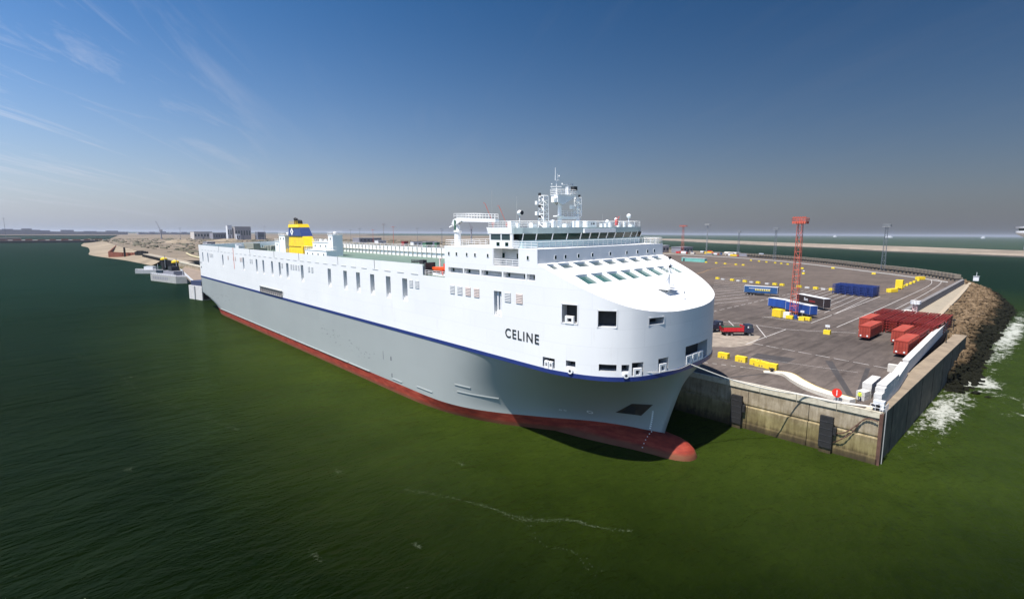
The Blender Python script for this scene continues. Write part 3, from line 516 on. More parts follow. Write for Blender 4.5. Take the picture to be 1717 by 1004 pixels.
b.box(-2.5, 2.5, 1.6, 2.2, 0, 3.0); b.box(-1.5, 1.5, -1.6, 1.6, 2.2, 4.6); b.box(-1.1, 1.1, -0.6, 1.6, 0, 2.2)
wb = b.build('wave_block', mat('weathered_block', (0.19, 0.16, 0.125), 0.9, 0.2, 0.4, bump=0.5, bscale=1, dirt=(0.13, 0.11, 0.09), dirt_amt=0.8, dscale=0.5), ww)
first = True; nb_ = 0
for p, q in zip(path, path[1:]):
    d = Vector(q) - Vector(p); ln = d.length; t = 5.0 - acc if not first else 0
    while t <= ln and nb_ < 130:
        c_ = Vector(p) + d * (t / ln); a_ = math.atan2(d.y, d.x) + math.pi
        if first: wb.location = (c_.x + 60 + 2, c_.y - 440 + 1.5, 7.6); wb.rotation_euler = (0, 0, a_ ); first = False
        else: share(wb, (c_.x + 62, c_.y - 440 + 1.5, 7.6 + random.uniform(-.08, .08)), ww, a_ + random.uniform(-.02, .02))
        t += 5.0; nb_ += 1
    acc = ln - (t - 5.0)
MB((60, -440, 0)).prism([(-45, 399), (-53, 417), (-62, 434), (-84, 466), (-110, 497), (-143, 540), (-182, 581), (-232, 620), (-290, 655), (-286, 662), (-226, 628), (-172, 588), (-133, 545), (-100, 500), (-74, 468), (-52, 434), (-42, 410), (-40, 399)], 3, 7.6).build('wall_footing', CONCB, ww)
# rocky slope base
crest = [(-17.6, 158, 3.0), (-18.5, 180, 5.5), (-22.5, 193, 7), (-27.0, 215, 7.0), (-28.9, 250, 7.0), (-31.2, 300, 7.0), (-34.1, 350, 7.0), (-37.2, 400, 7.2), (-42.0, 415, 7.2), (-52, 438, 7.0), (-75, 472, 7.0), (-101, 504, 7.0), (-134, 549, 7.0), (-173, 592, 7.0), (-227, 632, 7.0), (-290, 672, 7.0)]
toe = [(-15.8, 156), (-12.2, 180), (-12.2, 193), (-12.4, 215), (-12.5, 250), (-12.6, 300), (-13.4, 341), (-21, 392), (-24, 420), (-29, 446), (-55, 492), (-82, 526), (-116, 572), (-156, 618), (-214, 664), (-280, 708)]
cs = catmull(crest, 8); ts_ = catmull([(a, b_, -1.5) for a, b_ in toe], 8)
def slope_pt(i, t):
    a = Vector(cs[i]); c_ = Vector(ts_[i]); p = a.lerp(c_, t); p.z = a.z + (c_.z - a.z) * (t ** 1.15); return p
b = MB()
for i in range(len(cs) - 1):
    for k in range(6): b.face([slope_pt(i, k / 6), slope_pt(i, (k + 1) / 6), slope_pt(i + 1, (k + 1) / 6), slope_pt(i + 1, k / 6)][::-1])
for i in range(len(cs) - 1):  # back fill under the crest
    b.face([cs[i], cs[i + 1], (cs[i + 1][0] - 6, cs[i + 1][1] - 4, 3.5), (cs[i][0] - 6, cs[i][1] - 4, 3.5)][::-1])
def rockmat():
    m, n, l, b = P('revetment_stone'); geo = n.new('ShaderNodeNewGeometry'); s = n.new('ShaderNodeSeparateXYZ'); l.new(geo.outputs['Position'], s.inputs[0])
    t = n.new('ShaderNodeTexNoise'); t.inputs['Scale'].default_value = 0.45; t.inputs['Detail'].default_value = 6; t.inputs['Roughness'].default_value = 0.7; l.new(geo.outputs['Position'], t.inputs[0])
    t2 = n.new('ShaderNodeTexNoise'); t2.inputs['Scale'].default_value = 0.07; t2.inputs['Detail'].default_value = 3; l.new(geo.outputs['Position'], t2.inputs[0])
    c = ramp(n, l, t.outputs[0], [(0.33, (0.055, 0.036, 0.020)), (0.5, (0.125, 0.086, 0.050)), (0.68, (0.215, 0.155, 0.098))])
    zz = mth(n, l, 'ADD', s.outputs[2], mth(n, l, 'MULTIPLY', mth(n, l, 'SUBTRACT', t2.outputs[0], 0.5), 3.5)); zz = mth(n, l, 'ADD', zz, mth(n, l, 'MULTIPLY', mth(n, l, 'SUBTRACT', t.outputs[0], 0.5), 2.0))
    f = ramp(n, l, mth(n, l, 'DIVIDE', zz, 8.0), [(0.30, (0, 0, 0)), (0.44, (1, 1, 1))])
    f2 = ramp(n, l, mth(n, l, 'DIVIDE', zz, 8.0), [(0.38, (0.12, 0.11, 0.03)), (0.62, (1, 1, 1))])
    m0 = n.new('ShaderNodeMixRGB'); m0.blend_type = 'MULTIPLY'; m0.inputs[0].default_value = 0.55; l.new(c, m0.inputs[1]); l.new(f2, m0.inputs[2])
    mm = n.new('ShaderNodeMixRGB'); l.new(f, mm.inputs[0]); mm.inputs[1].default_value = (0.008, 0.0085, 0.005, 1); l.new(m0.outputs[0], mm.inputs[2])
    l.new(mm.outputs[0], b.inputs['Base Color']); b.inputs['Roughness'].default_value = 0.95; b.inputs['Specular IOR Level'].default_value = 0.1; return m
ROCK = rockmat()
tag(b.build('rock_slope', ROCK), 'bank under the stone revetment', kind='structure')
b = MB()
ico = [(0, 0, 1), (0.9, 0, 0.45), (0.28, 0.85, 0.45), (-0.72, 0.53, 0.45), (-0.72, -0.53, 0.45), (0.28, -0.85, 0.45), (0.72, 0.53, -0.45), (-0.28, 0.85, -0.45), (-0.9, 0, -0.45), (-0.28, -0.85, -0.45), (0.72, -0.53, -0.45)]
icf = [(0, 1, 2), (0, 2, 3), (0, 3, 4), (0, 4, 5), (0, 5, 1), (1, 6, 2), (2, 7, 3), (3, 8, 4), (4, 9, 5), (5, 10, 1), (2, 6, 7), (3, 7, 8), (4, 8, 9), (5, 9, 10), (1, 10, 6)]
def rock(b, p, r):
    base = len(b.v); a_ = random.uniform(0, 6.28); ca, sa = math.cos(a_), math.sin(a_); sx, sy, sz = r * random.uniform(.8, 1.5), r * random.uniform(.6, 1.1), r * random.uniform(.55, .95)
    tx = random.uniform(-.35, .35)
    for (x, y, z) in ico:
        k = random.uniform(.78, 1.18); x, y, z = x * sx * k, y * sy * k, z * sz * k; z += x * tx
        b.pt((p[0] + x * ca - y * sa, p[1] + x * sa + y * ca, p[2] + z))
    for f in icf: b.f.append([base + i for i in f]); b.m.append(0)
nc = len(cs) - 1
for i in range(nc):
    ln = (Vector(cs[i + 1]) - Vector(cs[i])).length; wd = (Vector(cs[i]) - Vector(ts_[i])).length
    near = cs[i][1] < 420; cnt = int(ln * wd * (0.85 if near else 0.22))
    for k in range(cnt):
        t = random.random() ** 0.9; u_ = random.random(); p = slope_pt(i, t).lerp(slope_pt(i + 1, t), u_)
        rock(b, (p.x + random.uniform(-.3, .3), p.y, p.z + random.uniform(-.05, .35)), random.choice((.45, .6, .6, .8, .95, 1.25)) * (1 if near else 1.5))
for k in range(160): rock(b, (-15.4 + random.gauss(0, 1.5) + .9, random.uniform(150, 178), random.uniform(-.55, .25)), random.uniform(.5, 1.1))
tag(b.build('rock_revetment', ROCK), 'bank of rough brown stones blackened near the waterline', 'rocks', kind='stuff')

# ================================================================== THE SHIP
ship = thing('cargo_ship', 'huge white and grey roll-on cargo ship CELINE moored along the quay', 'ship', (-155, YS + 17.5, 0.305))
ship.rotation_euler = (rad(1.0), 0, 0)
SO = (155, -17.5, 0)
def S(): return MB(SO)
halfU = [(-90, 0), (-72, 0), (-59, 0), (-53, .05), (-50.5, .28), (-48, .8), (-46, 1.45), (-44, 2.4), (-42.3, 3.6), (-40.8, 5.2), (-39.8, 7.1), (-39.1, 9.3), (-38.6, 12), (-38.35, 14.7), (-38.3, 17.5)]
halfU = catmull(halfU, 6)
XA = [-274, -272, -269, -266, -262, -258, -254, -250, -246, -242, -236, -228, -215, -200, -180, -160, -140, -120, -105, -95]
def arcpts(pts, k):
    ls = [0]
    for p, q in zip(pts, pts[1:]): ls.append(ls[-1] + math.dist(p, q))
    r = []
    for i in range(k + 1):
        d = ls[-1] * i / k; j = 0
        while j < len(ls) - 2 and ls[j + 1] < d: j += 1
        t = (d - ls[j]) / max(1e-9, ls[j + 1] - ls[j]); r.append(tuple(a + (b_ - a) * t for a, b_ in zip(pts[j], pts[j + 1])))
    return r
K = 56
bowU = arcpts(halfU, K)
lowraw = catmull([(-90, 0), (-86, .02), (-80, .35), (-74, 1.7), (-68.3, 4.2), (-64, 6.8), (-59.7, 9.5), (-56, 12.0), (-52.7, 14.0), (-48.3, 15.9), (-45, 16.8), (-42.4, 17.4), (-42.1, 17.5)], 8)
bowL = arcpts(lowraw, K)
watraw = catmull([(-90, 0.1), (-86, .5), (-80, 1.4), (-74, 3.0), (-68.3, 5.2), (-64, 7.6), (-59.7, 10.0), (-56, 12.4), (-52.7, 14.2), (-48.3, 16.0), (-45, 16.9), (-42.4, 17.4), (-42.3, 17.5)], 8)
bowW = arcpts(watraw, K)
sternL = [(-274, 14), (-268, 9.5), (-262, 6), (-256, 3.2), (-250, 1.3), (-245, .35), (-240, 0)]
def level(z):
    """starboard half of the hull at height z, stern to stem, as (x, y) with y from the starboard side"""
    t = max(0, (z - 2.3) / (14.1 - 2.3)); pts = []
    for x in XA:
        yl = interp(x, sternL)
        if x < -240:
            zf = interp(x, [(-274, 6.6), (-261, 5.0), (-242, 2.4)]); k = max(0.0, min(1, (z - 0.0) / zf)); pts.append((x, max(0, yl * (1 - k) ** 0.7) if z < zf else 0.0))
        else: pts.append((x, 0.0))
    for i in range(K + 1):
        s_ = i / K; e = 1.1 + 0.45 * math.sin(math.pi * s_); g = t ** e
        a, c_ = bowL[i], bowU[i]
        if z < 2.3:
            f = (2.3 - z) / 3.3; w = bowW[i]; pts.append((a[0] + (w[0] - a[0]) * f, a[1] + (w[1] - a[1]) * f))
        else: pts.append((a[0] + (c_[0] - a[0]) * g, a[1] + (c_[1] - a[1]) * g))
    return pts
def full(z):
    h = level(z); return h + [(x, 35 - y) for x, y in h[-2::-1]]
def loft(zs, name, m):
    b = S(); rows = []
    for z in zs:
        rows.append([b.pt((x, y, z)) for x, y in full(z)])
    for r0, r1 in zip(rows, rows[1:]):
        for i in range(len(r0) - 1): b.f.append([r0[i], r0[i + 1], r1[i + 1], r1[i]]); b.m.append(0)
        b.f.append([r0[-1], r0[0], r1[0], r1[-1]]); b.m.append(0)
    return b.build(name, m, ship, smooth=True)
loft([2.3 + (14.05 - 2.3) * i / 22 for i in range(23)], 'grey_hull', GREYH)
loft([-1.0, 0, 1.2, 2.3], 'red_bottom', RED)
b = S(); zt = full(14.1)
rows = []
for z, e in ((14.05, 0.03), (14.05, 0.09), (14.7, 0.09), (14.7, 0.03)):
    rr = []
    for i, (x, y) in enumerate(zt):
        p = Vector(zt[max(0, i - 1)]); q = Vector(zt[min(len(zt) - 1, i + 1)]); d = (q - p).normalized(); rr.append(b.pt((x + d.y * e, y - d.x * e, z)))
    rows.append(rr)
for r0, r1 in zip(rows, rows[1:]):
    for i in range(len(r0) - 1): b.f.append([r0[i], r0[i + 1], r1[i + 1], r1[i]]); b.m.append(0)
b.build('blue_stripe', BLUE, ship)
# bulb
b = S(); rows = []
for (x, ry, rz, zc_) in [(-72, 10.5, 4.2, -2.2), (-62, 9.2, 4.2, -2.2), (-54, 7.2, 4.3, -2.1), (-49, 5.6, 4.3, -2.0), (-45.5, 4.4, 4.3, -1.9), (-42.5, 3.6, 4.2, -1.75), (-40, 3.2, 3.9, -1.6), (-38.6, 2.75, 3.35, -1.4), (-37.6, 2.1, 2.55, -1.15), (-36.9, 1.3, 1.55, -0.95), (-36.65, 0.5, 0.6, -0.85), (-36.6, 0.01, .01, -.85)]:
    rows.append([b.pt((x, 17.5 + ry * math.cos(2 * math.pi * i / 28), zc_ + rz * math.sin(2 * math.pi * i / 28))) for i in range(28)])
for r0, r1 in zip(rows, rows[1:]):
    for i in range(28): b.f.append([r0[i], r1[i], r1[(i + 1) % 28], r0[(i + 1) % 28]]); b.m.append(0)
b.build('bulbous_bow', RED, ship, smooth=True)
# rubbing strakes, dents and marks
for (x0, x1) in ((-243, -205), (-204.3, -171), (-170.4, -140), (-139.5, -121), (-120.5, -109.5)):
    S().box(x0, x1, -0.2, 0.05, 2.36, 2.54).build('rubbing_strake', GREYH, ship)
for (x0, x1, z0) in ((-89, -83.5, 3.4), (-76.6, -72.8, 6.5), (-76.2, -67.5, 5.2), (-99, -95, 2.9)):
    k = int((z0 - 2.3) / 11.75 * 22)
    def yat(x):
        h = level(z0); return interp(x, sorted([(p[0], p[1]) for p in h]))
    b = S()
    for j in range(8):
        xa, xb = x0 + (x1 - x0) * j / 8, x0 + (x1 - x0) * (j + 1) / 8; ya, yb = yat(xa), yat(xb); w_ = .13
        b.face([(xa, ya - w_, z0), (xb, yb - w_, z0), (xb, yb - w_, z0 + .16), (xa, ya - w_, z0 + .16)]); b.face([(xa, ya - w_, z0 + .16), (xb, yb - w_, z0 + .16), (xb, yb + .3, z0 + .16), (xa, ya + .3, z0 + .16)]); b.face([(xa, ya + .3, z0), (xb, yb + .3, z0), (xb, yb - w_, z0), (xa, ya - w_, z0)])
    b.build('hull_ledge', GREYH, ship)
SCUFF = mat('scuffed_paint', (0.12, 0.13, 0.14), 0.8, 0.3, 3)
b = S(); rs = random.Random(3)
for i in range(46):
    x = rs.uniform(-139, -107); z = 7.6 + (x + 125) * -0.09 + rs.gauss(0, .8); w = rs.uniform(.15, 1.0); a_ = rs.uniform(-.5, .2)
    b.face([(x, -.012, z), (x + w, -.012, z + a_ * w), (x + w, -.012, z + a_ * w + rs.uniform(.05, .16)), (x, -.012, z + rs.uniform(.04, .1))])
for i in range(26):
    x = rs.uniform(-262, -228); z = rs.uniform(6.5, 9); w = rs.uniform(.2, 1.4)
    b.face([(x, -.012, z), (x + w, -.012, z), (x + w, -.012, z + .1), (x, -.012, z + .12)])
b.box(-102.9, -102.75, -.015, 0, 6.6, 8.6); b.box(-99.6, -99.15, -.015, 0, 7.0, 7.9); b.box(-99.4, -99.05, -.015, 0, 3.2, 4.1)
b.build('hull_scuffs', SCUFF, ship)
# ---- topsides with openings, laid out on the outline U(u)
outU = [(-274, 0.0)] + bowU; outU = outU + [(x, 35 - y) for x, y in outU[-2::-1]]
us = [0]
for p, q in zip(outU, outU[1:]): us.append(us[-1] + math.dist(p, q))
def U(u):
    import bisect
    j = min(max(0, bisect.bisect_right(us, u) - 1), len(us) - 2); t = (u - us[j]) / (us[j + 1] - us[j]); p, q = outU[j], outU[j + 1]
    return (p[0] + (q[0] - p[0]) * t, p[1] + (q[1] - p[1]) * t)
def unorm(u):
    p = Vector(U(u - .4)); q = Vector(U(u + .4)); d = (q - p).normalized(); return Vector((-d.y, d.x))   # inward
def uofx(x): return x + 274 if x <= -90 else next(u for u in [us[i] + (us[i + 1] - us[i]) * (x - outU[i][0]) / (outU[i + 1][0] - outU[i][0]) for i in range(len(outU) // 2) if outU[i][0] <= x <= outU[i + 1][0]])
def uofy(y): return next(us[i] + (us[i + 1] - us[i]) * (y - outU[i][1]) / (outU[i + 1][1] - outU[i][1]) for i in range(1, len(outU) - 1) if outU[i][0] > -60 and outU[i][1] <= y < outU[i + 1][1])
def wtop(x, y=17.5): d = x + 54; return 30.4 - .38 * d - .004 * d * d
slots = [-267, -257.5, -233, -204.7, -189.4, -182.3, -173.6, -166.6, -159.9, -148.2, -129.6, -120.3, -113.4, -106.4, -99.2, -92.4]
holes = []   # (u0,u1,z0,z1,depth,kind)
for x in slots: w = 0.85 if x < -160 else 0.98; holes.append((uofx(x - w), uofx(x + w), 20.95, 25.65, 1.7, 'slot'))
holes.append((uofx(-64.2), uofx(-62.3), 21.4, 25.55, 1.7, 'slot'))
for x0, x1 in ((-76.9, -72.6), (-72.2, -67.9), (-67.4, -62.2), (-61.8, -56.7), (-56.4, -54.6)): holes.append((uofx(x0), uofx(x1), 27.85, 28.8, 0.7, 'gallery'))
holes.append((uofx(-64.3), uofx(-58.15), 29.7, 32.6, 2.0, 'notch'))
bowh = [(uofx(-49.5), uofx(-47.1), 22.1, 24.8, 'tall_port'), (uofx(-44.3), uofx(-42.2), 21.9, 24.2, 'square_port'), (uofy(7.8), uofy(10.5), 22.05, 23.0, 'slot_port'),
        (uofx(-53), uofx(-50.7), 14.85, 16.4, 'fairlead_port'), (uofx(-48.8), uofx(-47.3), 15.6, 16.5, 'mooring_port'), (uofy(2.35), uofy(3.8), 15.5, 16.5, 'mooring_port'),
        (uofy(4.3), uofy(5.15), 15.5, 16.5, 'mooring_port'), (uofy(5.45), uofy(7.1), 14.85, 16.75, 'fairlead_port'), (uofy(9.7), uofy(11.8), 14.95, 16.85, 'fairlead_port'), (uofy(16.2), uofy(24.0), 14.9, 17.7, 'mooring_port')]
for h in bowh: holes.append((h[0], h[1], h[2], h[3], 1.6, h[4]))
uls = set([0.0, us[-1], uofx(-85.5), uofx(-78), uofx(-54.1), us[-1] - uofx(-54.1), us[-1] - uofx(-78)])
for h in holes: uls.add(h[0]); uls.add(h[1])
uls = sorted(uls); fine = [uls[0]]
for a, c_ in zip(uls, uls[1:]):
    k = max(1, int((c_ - a) / (0.55 if a > uofx(-56) and a < us[-1] - uofx(-56) else 12)));
    for j in range(1, k + 1): fine.append(a + (c_ - a) * j / k)
zls = sorted(set([14.6, 26.8, 28.9, 29.9, 32.6, 18.0, 20.0, 23.4] + [h[2] for h in holes] + [h[3] for h in holes] + [24.0, 25.0, 26.0, 27.0, 28.0, 29.0, 30.0, 30.35]))
uA, uB, uCc = uofx(-85.5), uofx(-78), uofx(-54.1); UT = us[-1]
def ztopu(u):
    if u > UT / 2:
        v_ = UT - u; return 29.9 if v_ < uB else (32.6 if v_ < uCc else wtop(U(u)[0]))
    return 28.9 if u < uA else (26.8 if u < uB else (32.6 if u < uCc else wtop(U(u)[0])))
b = S(); cache = {}
def gv(u, z):
    k = (round(u, 4), round(z, 4))
    if k not in cache: x, y = U(u); cache[k] = b.pt((x, y, z))
    return cache[k]
for u0, u1 in zip(fine, fine[1:]):
    um = (u0 + u1) / 2; bowz = uCc < um < UT - uCc
    for z0, z1 in zip(zls, zls[1:]):
        zm = (z0 + z1) / 2
        if any(h[0] < um < h[1] and h[2] < zm < h[3] for h in holes): continue
        if not bowz:
            if zm > ztopu(um): continue
            b.f.append([gv(u0, z0), gv(u1, z0), gv(u1, z1), gv(u0, z1)]); b.m.append(0)
        else:
            ta, tb = wtop(U(u0)[0]), wtop(U(u1)[0]); a0, a1, b0, b1 = min(z0, ta), min(z1, ta), min(z0, tb), min(z1, tb)
            if a1 - a0 < 1e-4 and b1 - b0 < 1e-4: continue
            f = [gv(u0, a0), gv(u1, b0), gv(u1, b1), gv(u0, a1)]; g = []
            for i_ in f:
                if i_ not in g: g.append(i_)
            if len(g) >= 3: b.f.append(g); b.m.append(0)
# transom
b.face([(-274, 35, 14.6), (-274, 0, 14.6), (-274, 0, 28.9), (-274, 35, 29.9)])
b.build('white_topsides', WHITE, ship, smooth=True)
# boxes behind the openings
RECW = mat('recess_paint', (0.44, 0.45, 0.46), 0.6, 0.08, 1)
def recess(h, name, ms):
    u0, u1, z0, z1, dp = h[:5]; b = S(); a = Vector(U(u0)); c_ = Vector(U(u1)); n0 = unorm((u0 + u1) / 2) * dp
    A0, A1 = a, a + n0; B0, B1 = c_, c_ + n0
    P3 = lambda v_, z: (v_.x, v_.y, z)
    b.face([P3(A0, z0), P3(A1, z0), P3(A1, z1), P3(A0, z1)], 0); b.face([P3(B1, z0), P3(B0, z0), P3(B0, z1), P3(B1, z1)], 0)
    b.face([P3(A0, z0), P3(B0, z0), P3(B1, z0), P3(A1, z0)], 0); b.face([P3(A1, z1), P3(B1, z1), P3(B0, z1), P3(A0, z1)], 0)
    b.face([P3(A1, z0), P3(B1, z0), P3(B1, z1), P3(A1, z1)], 1)
    return b.build(name, ms, ship)
for h in holes:
    k = h[5]
    if k == 'slot':
        o = recess(h, 'side_opening', [WHITE2, LOUV]); u_ = (h[0] + h[1]) / 2; x, y = U(u_)
        bb = S(); bb.box(x - .75, x + .75, 0.5, 0.6, h[2] + .05, h[2] + .95); bb.rail([(x - .85, .25, h[2]), (x + .85, .25, h[2])], 0.6, .04, .6, 2)
        if x > -70: bb.box(x - .55, x - .25, .4, .8, h[2], h[3]); bb.box(x + .2, x + .45, .4, .8, h[2], h[3] - .4)
        bb.build('opening_rail', WHITE2, o)
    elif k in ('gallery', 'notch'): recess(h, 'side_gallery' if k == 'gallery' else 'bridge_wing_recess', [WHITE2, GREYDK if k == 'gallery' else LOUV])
    else: recess(h, k, [RECW, DARK])  # port backs painted dark, standing in for the unlit mooring deck
def rim(h, name):   # a raised frame standing round a port
    b = S(); a = Vector(U(h[0])); c_ = Vector(U(h[1])); nn = unorm((h[0] + h[1]) / 2) * -0.05; t = 0.14
    d = (c_ - a).normalized() * t
    def bar(p, q, z0, z1):
        b.face([(p.x + nn.x, p.y + nn.y, z0), (q.x + nn.x, q.y + nn.y, z0), (q.x + nn.x, q.y + nn.y, z1), (p.x + nn.x, p.y + nn.y, z1)]); b.face([(p.x, p.y, z1), (p.x + nn.x, p.y + nn.y, z1), (q.x + nn.x, q.y + nn.y, z1), (q.x, q.y, z1)])
    bar(a - d, a, h[2] - t, h[3] + t); bar(c_, c_ + d, h[2] - t, h[3] + t); bar(a - d, c_ + d, h[3], h[3] + t); bar(a - d, c_ + d, h[2] - t, h[2])
    return b.build(name, WHITE, ship)
for h in bowh[:3]: rim(h, 'port_frame')
# fairleads standing in the mooring ports
def fairlead(u0, u1, z0, z1, dark=True):
    b = S(); a = Vector(U(u0)); c_ = Vector(U(u1)); nn = unorm((u0 + u1) / 2); out_ = nn * -0.10; inn = nn * 0.35
    w = (c_ - a) * 0.24
    for p, q in ((a, a + w), (c_ - w, c_)):
        for (s0, s1) in ((out_, inn),):
            pts = [(p.x + s0.x, p.y + s0.y), (q.x + s0.x, q.y + s0.y), (q.x + s1.x, q.y + s1.y), (p.x + s1.x, p.y + s1.y)]; b.prism(pts, z0, z1)
    pts = [(a.x + out_.x * .98, a.y + out_.y * .98), (c_.x + out_.x * .98, c_.y + out_.y * .98), (c_.x + inn.x, c_.y + inn.y), (a.x + inn.x, a.y + inn.y)]
    b.prism(pts, z1 - .02, z1 + .28); b.prism(pts, z0 - .25, z0 + .02)
    return b.build('fairlead', WHITE2, ship)
for (ia, f0, f1, z0, z1) in ((3, .18, .50, 14.95, 15.6), (3, .55, .85, 14.95, 15.6), (7, .15, .85, 14.95, 15.65), (8, .12, .8, 15.0, 15.75), (9, .03, .24, 15.1, 15.9), (9, .28, .5, 15.1, 15.9), (9, .54, .74, 15.1, 15.9), (0, .22, .78, 22.25, 22.85)):
    h = bowh[ia]; du = h[1] - h[0]; fairlead(h[0] + du * f0, h[0] + du * f1, z0, z1)
for u_, z in ((uofx(-48.0), 15.05), (uofy(4.75), 15.0)):
    b = S(); x, y = U(u_); nn = unorm(u_); p = Vector((x, y, z)); q = p - Vector((nn.x, nn.y, 0)) * .35
    b.tube(p, q, .42, 12, m=0); b.tube(q, q - Vector((nn.x, nn.y, 0)) * .01, .2, 10, m=1); b.build('closed_chock', [WHITE2, DARK], ship)
# vents
def vent(x0, x1, z0=24.0, z1=25.55, m=LOUV):
    b = S(); b.box(x0, x1, -.05, .02, z0, z1)
    k = 6
    for j in range(k): z = z0 + (z1 - z0) * (j + .5) / k; b.face([(x0 + .06, -.05, z + .09), (x1 - .06, -.05, z + .09), (x1 - .06, -.12, z - .06), (x0 + .06, -.12, z - .06)][::-1])
    b.build('vent_grille', m, ship)
for x0, x1, m_ in ((-76.5, -75.1, LOUV), (-74.3, -72.8, LOUV), (-71.9, -70.4, LOUVR), (-69.5, -68, LOUVR), (-61.5, -60, LOUV), (-58.8, -57.3, LOUVR), (-90.6, -89.2, LOUV), (-88.4, -86.9, LOUV),
                   (-157.3, -156.1, LOUV), (-155.4, -154.2, LOUV), (-153.4, -152.2, LOUV), (-151.2, -150.2, LOUV), (-143.7, -142.4, LOUV), (-141.4, -140.1, LOUV), (-165, -163.8, LOUV),
                   (-254, -252.9, LOUV), (-251.8, -250.6, LOUV), (-249.6, -248.4, LOUV), (-225.5, -224.2, LOUVR), (-218, -216.8, LOUVR), (-215.5, -214.3, LOUVR), (-209, -207.8, LOUVR), (-207.1, -206.1, LOUVR), (-197, -195.9, LOUV), (-195, -193.9, LOUV)):
    vent(x0, x1, m=m_)
# gutter slots along the bulwark, drain pipes
b = S()
for i in range(34): x = -268 + i * 5.4; b.box(x, x + 2.6, -.06, .02, 26.75, 26.9)
b.build('scupper_lip', LOUV, ship)
for x in (-238, -196, -171, -150, -124, -105): S().tube((x, -.07, 27.0), (x, -.07, 29.0), .07, 5).build('drain_pipe', LOUV, ship)
# accommodation ladder pocket on the stripe
g = S(); g.box(-187.2, -165.8, -.35, .02, 14.75, 14.95); g.box(-187.2, -165.8, -.35, .02, 16.55, 16.7)
for i in range(12): x = -187 + i * 1.9; g.tube((x, -.2, 14.9), (x + 1.5, -.2, 16.6), .07, 4); g.tube((x, -.2, 16.6), (x, -.2, 14.9), .07, 4)
gl = g.build('gangway', mat('dull_steel', (0.22, 0.22, 0.21), .6, .2, 2), ship)
b = S(); b.box(-187.2, -165.8, -.06, .02, 14.95, 16.55); b.build('gangway_pocket', mat('pocket_grey', (0.30, 0.27, 0.26), .7, .1, 1), ship)
# name on the bow
mtx = Matrix.Rotation(rad(90), 4, 'X'); mtx.translation = Vector((-57.6 + 155, -.035 - 17.5, 18.82))
text_mesh('ship_name', 'CELINE', 2.12, .02, mat('name_paint', (0.03, 0.035, 0.04), .5, .05, 2), ship, mtx, bold=.035, xs=.97, label='dark block letters of the ship name on the bow')
# anchor pocket
b = S(); zz = [5.2, 8.3]
def hullp(s_, z):
    h = level(z); i = len(XA) + int(s_ * K); return Vector((h[i][0], h[i][1], z)), Vector((h[i - 1][0] - h[i + 1][0], h[i - 1][1] - h[i + 1][1], 0)).normalized()
def hull_patch(x0, x1, x2, x3, z0, z1, off, name, m, mats=None):
    def at(x, z):
        h = [p for p in level(z)[len(XA):]]; y = interp(x, h); return (x + off * .3, y - off, z)
    b = S(); kx = 8; kz = 5
    for i in range(kx):
        for j in range(kz):
            def q(a, c_): zf = z0 + (z1 - z0) * c_; xa = x0 + (x3 - x0) * c_; xb = x1 + (x2 - x1) * c_; return at(xa + (xb - xa) * a, zf)
            b.face([q(i / kx, j / kz), q((i + 1) / kx, j / kz), q((i + 1) / kx, (j + 1) / kz), q(i / kx, (j + 1) / kz)])
    return b.build(name, m, ship, smooth=True)
hull_patch(-49.2, -45.4, -43.0, -45.6, 5.0, 7.6, .06, 'anchor_pocket', mat('anchor_pocket_rust', (0.045, 0.035, 0.028), .8, .4, .6))
hull_patch(-48.2, -46.3, -45.4, -46.4, 5.1, 7.0, .10, 'anchor', DARK)
b = S()
for (x, z, r) in ((-53.4, 4.35, .38), (-57.9, 4.2, .17), (-57.2, 4.2, .17)):
    h = level(z)[len(XA):]; y = interp(x, h)
    for i in range(14):
        a0, a1 = 2 * math.pi * i / 14, 2 * math.pi * (i + 1) / 14
        pts = []
        for (aa, rr_) in ((a0, r), (a1, r), (a1, r * .6), (a0, r * .6)):
            xx = x + math.cos(aa) * rr_ * 1.2; zz_ = z + math.sin(aa) * rr_; hh = level(zz_)[len(XA):]; pts.append((xx + .04, interp(xx, hh) - .08, zz_))
        b.face(pts)
b.build('thruster_marks', WHITE2, ship)
b = S()
for i in range(9):
    z = 2.7 + i * .42; hh = level(z)[len(XA):]; x = -44.4 + i * .12; y = interp(x, hh)
    b.box(x - .16, x + .16, y - .09, y - .05, z, z + .18)
for i in range(7):
    a_ = .55 + i * .16; b.box(-44.0 - .05, -44.0 + .09, 17.5 - 4.05 * math.cos(a_) - .07, 17.5 - 4.05 * math.cos(a_) + .05, -1.85 + 4.3 * math.sin(a_) - .03, -1.85 + 4.3 * math.sin(a_) + .08)
b.build('draught_marks', WHITE2, ship)
# ---- decks
b = S(); b.box(-273.8, -78.1, .12, 34.88, 26.0, 26.8); b.build('weather_deck', GREENDECK, ship)
b = S(); b.box(-273.8, -85.5, .02, .14, 26.8, 28.86); b.box(-273.8, -78.1, 34.7, 34.97, 26.8, 29.86); b.box(-273.9, -273.7, .1, 34.9, 26.8, 28.86)
for i in range(70): x = -272 + i * 2.7; b.box(x, x + .12, .14, .6, 26.8, 28.6)
b.build('bulwark_lining', WHITE2, ship)
b = S()
for i in range(64): x = -250 + i * 2.7; b.box(x, x + .16, 34.2, 34.7, 26.8, 29.8)
b.box(-250, -79, 34.35, 34.7, 28.3, 28.42); b.build('bulwark_stay', mat('cream_stay', (0.62, 0.60, 0.55), .6, .1, 1), ship)
S().rail([(-250, 34.8, 29.9), (-80, 34.8, 29.9)], 0.7, .035, 2.7, 2).build('port_rail', WHITE2, ship)
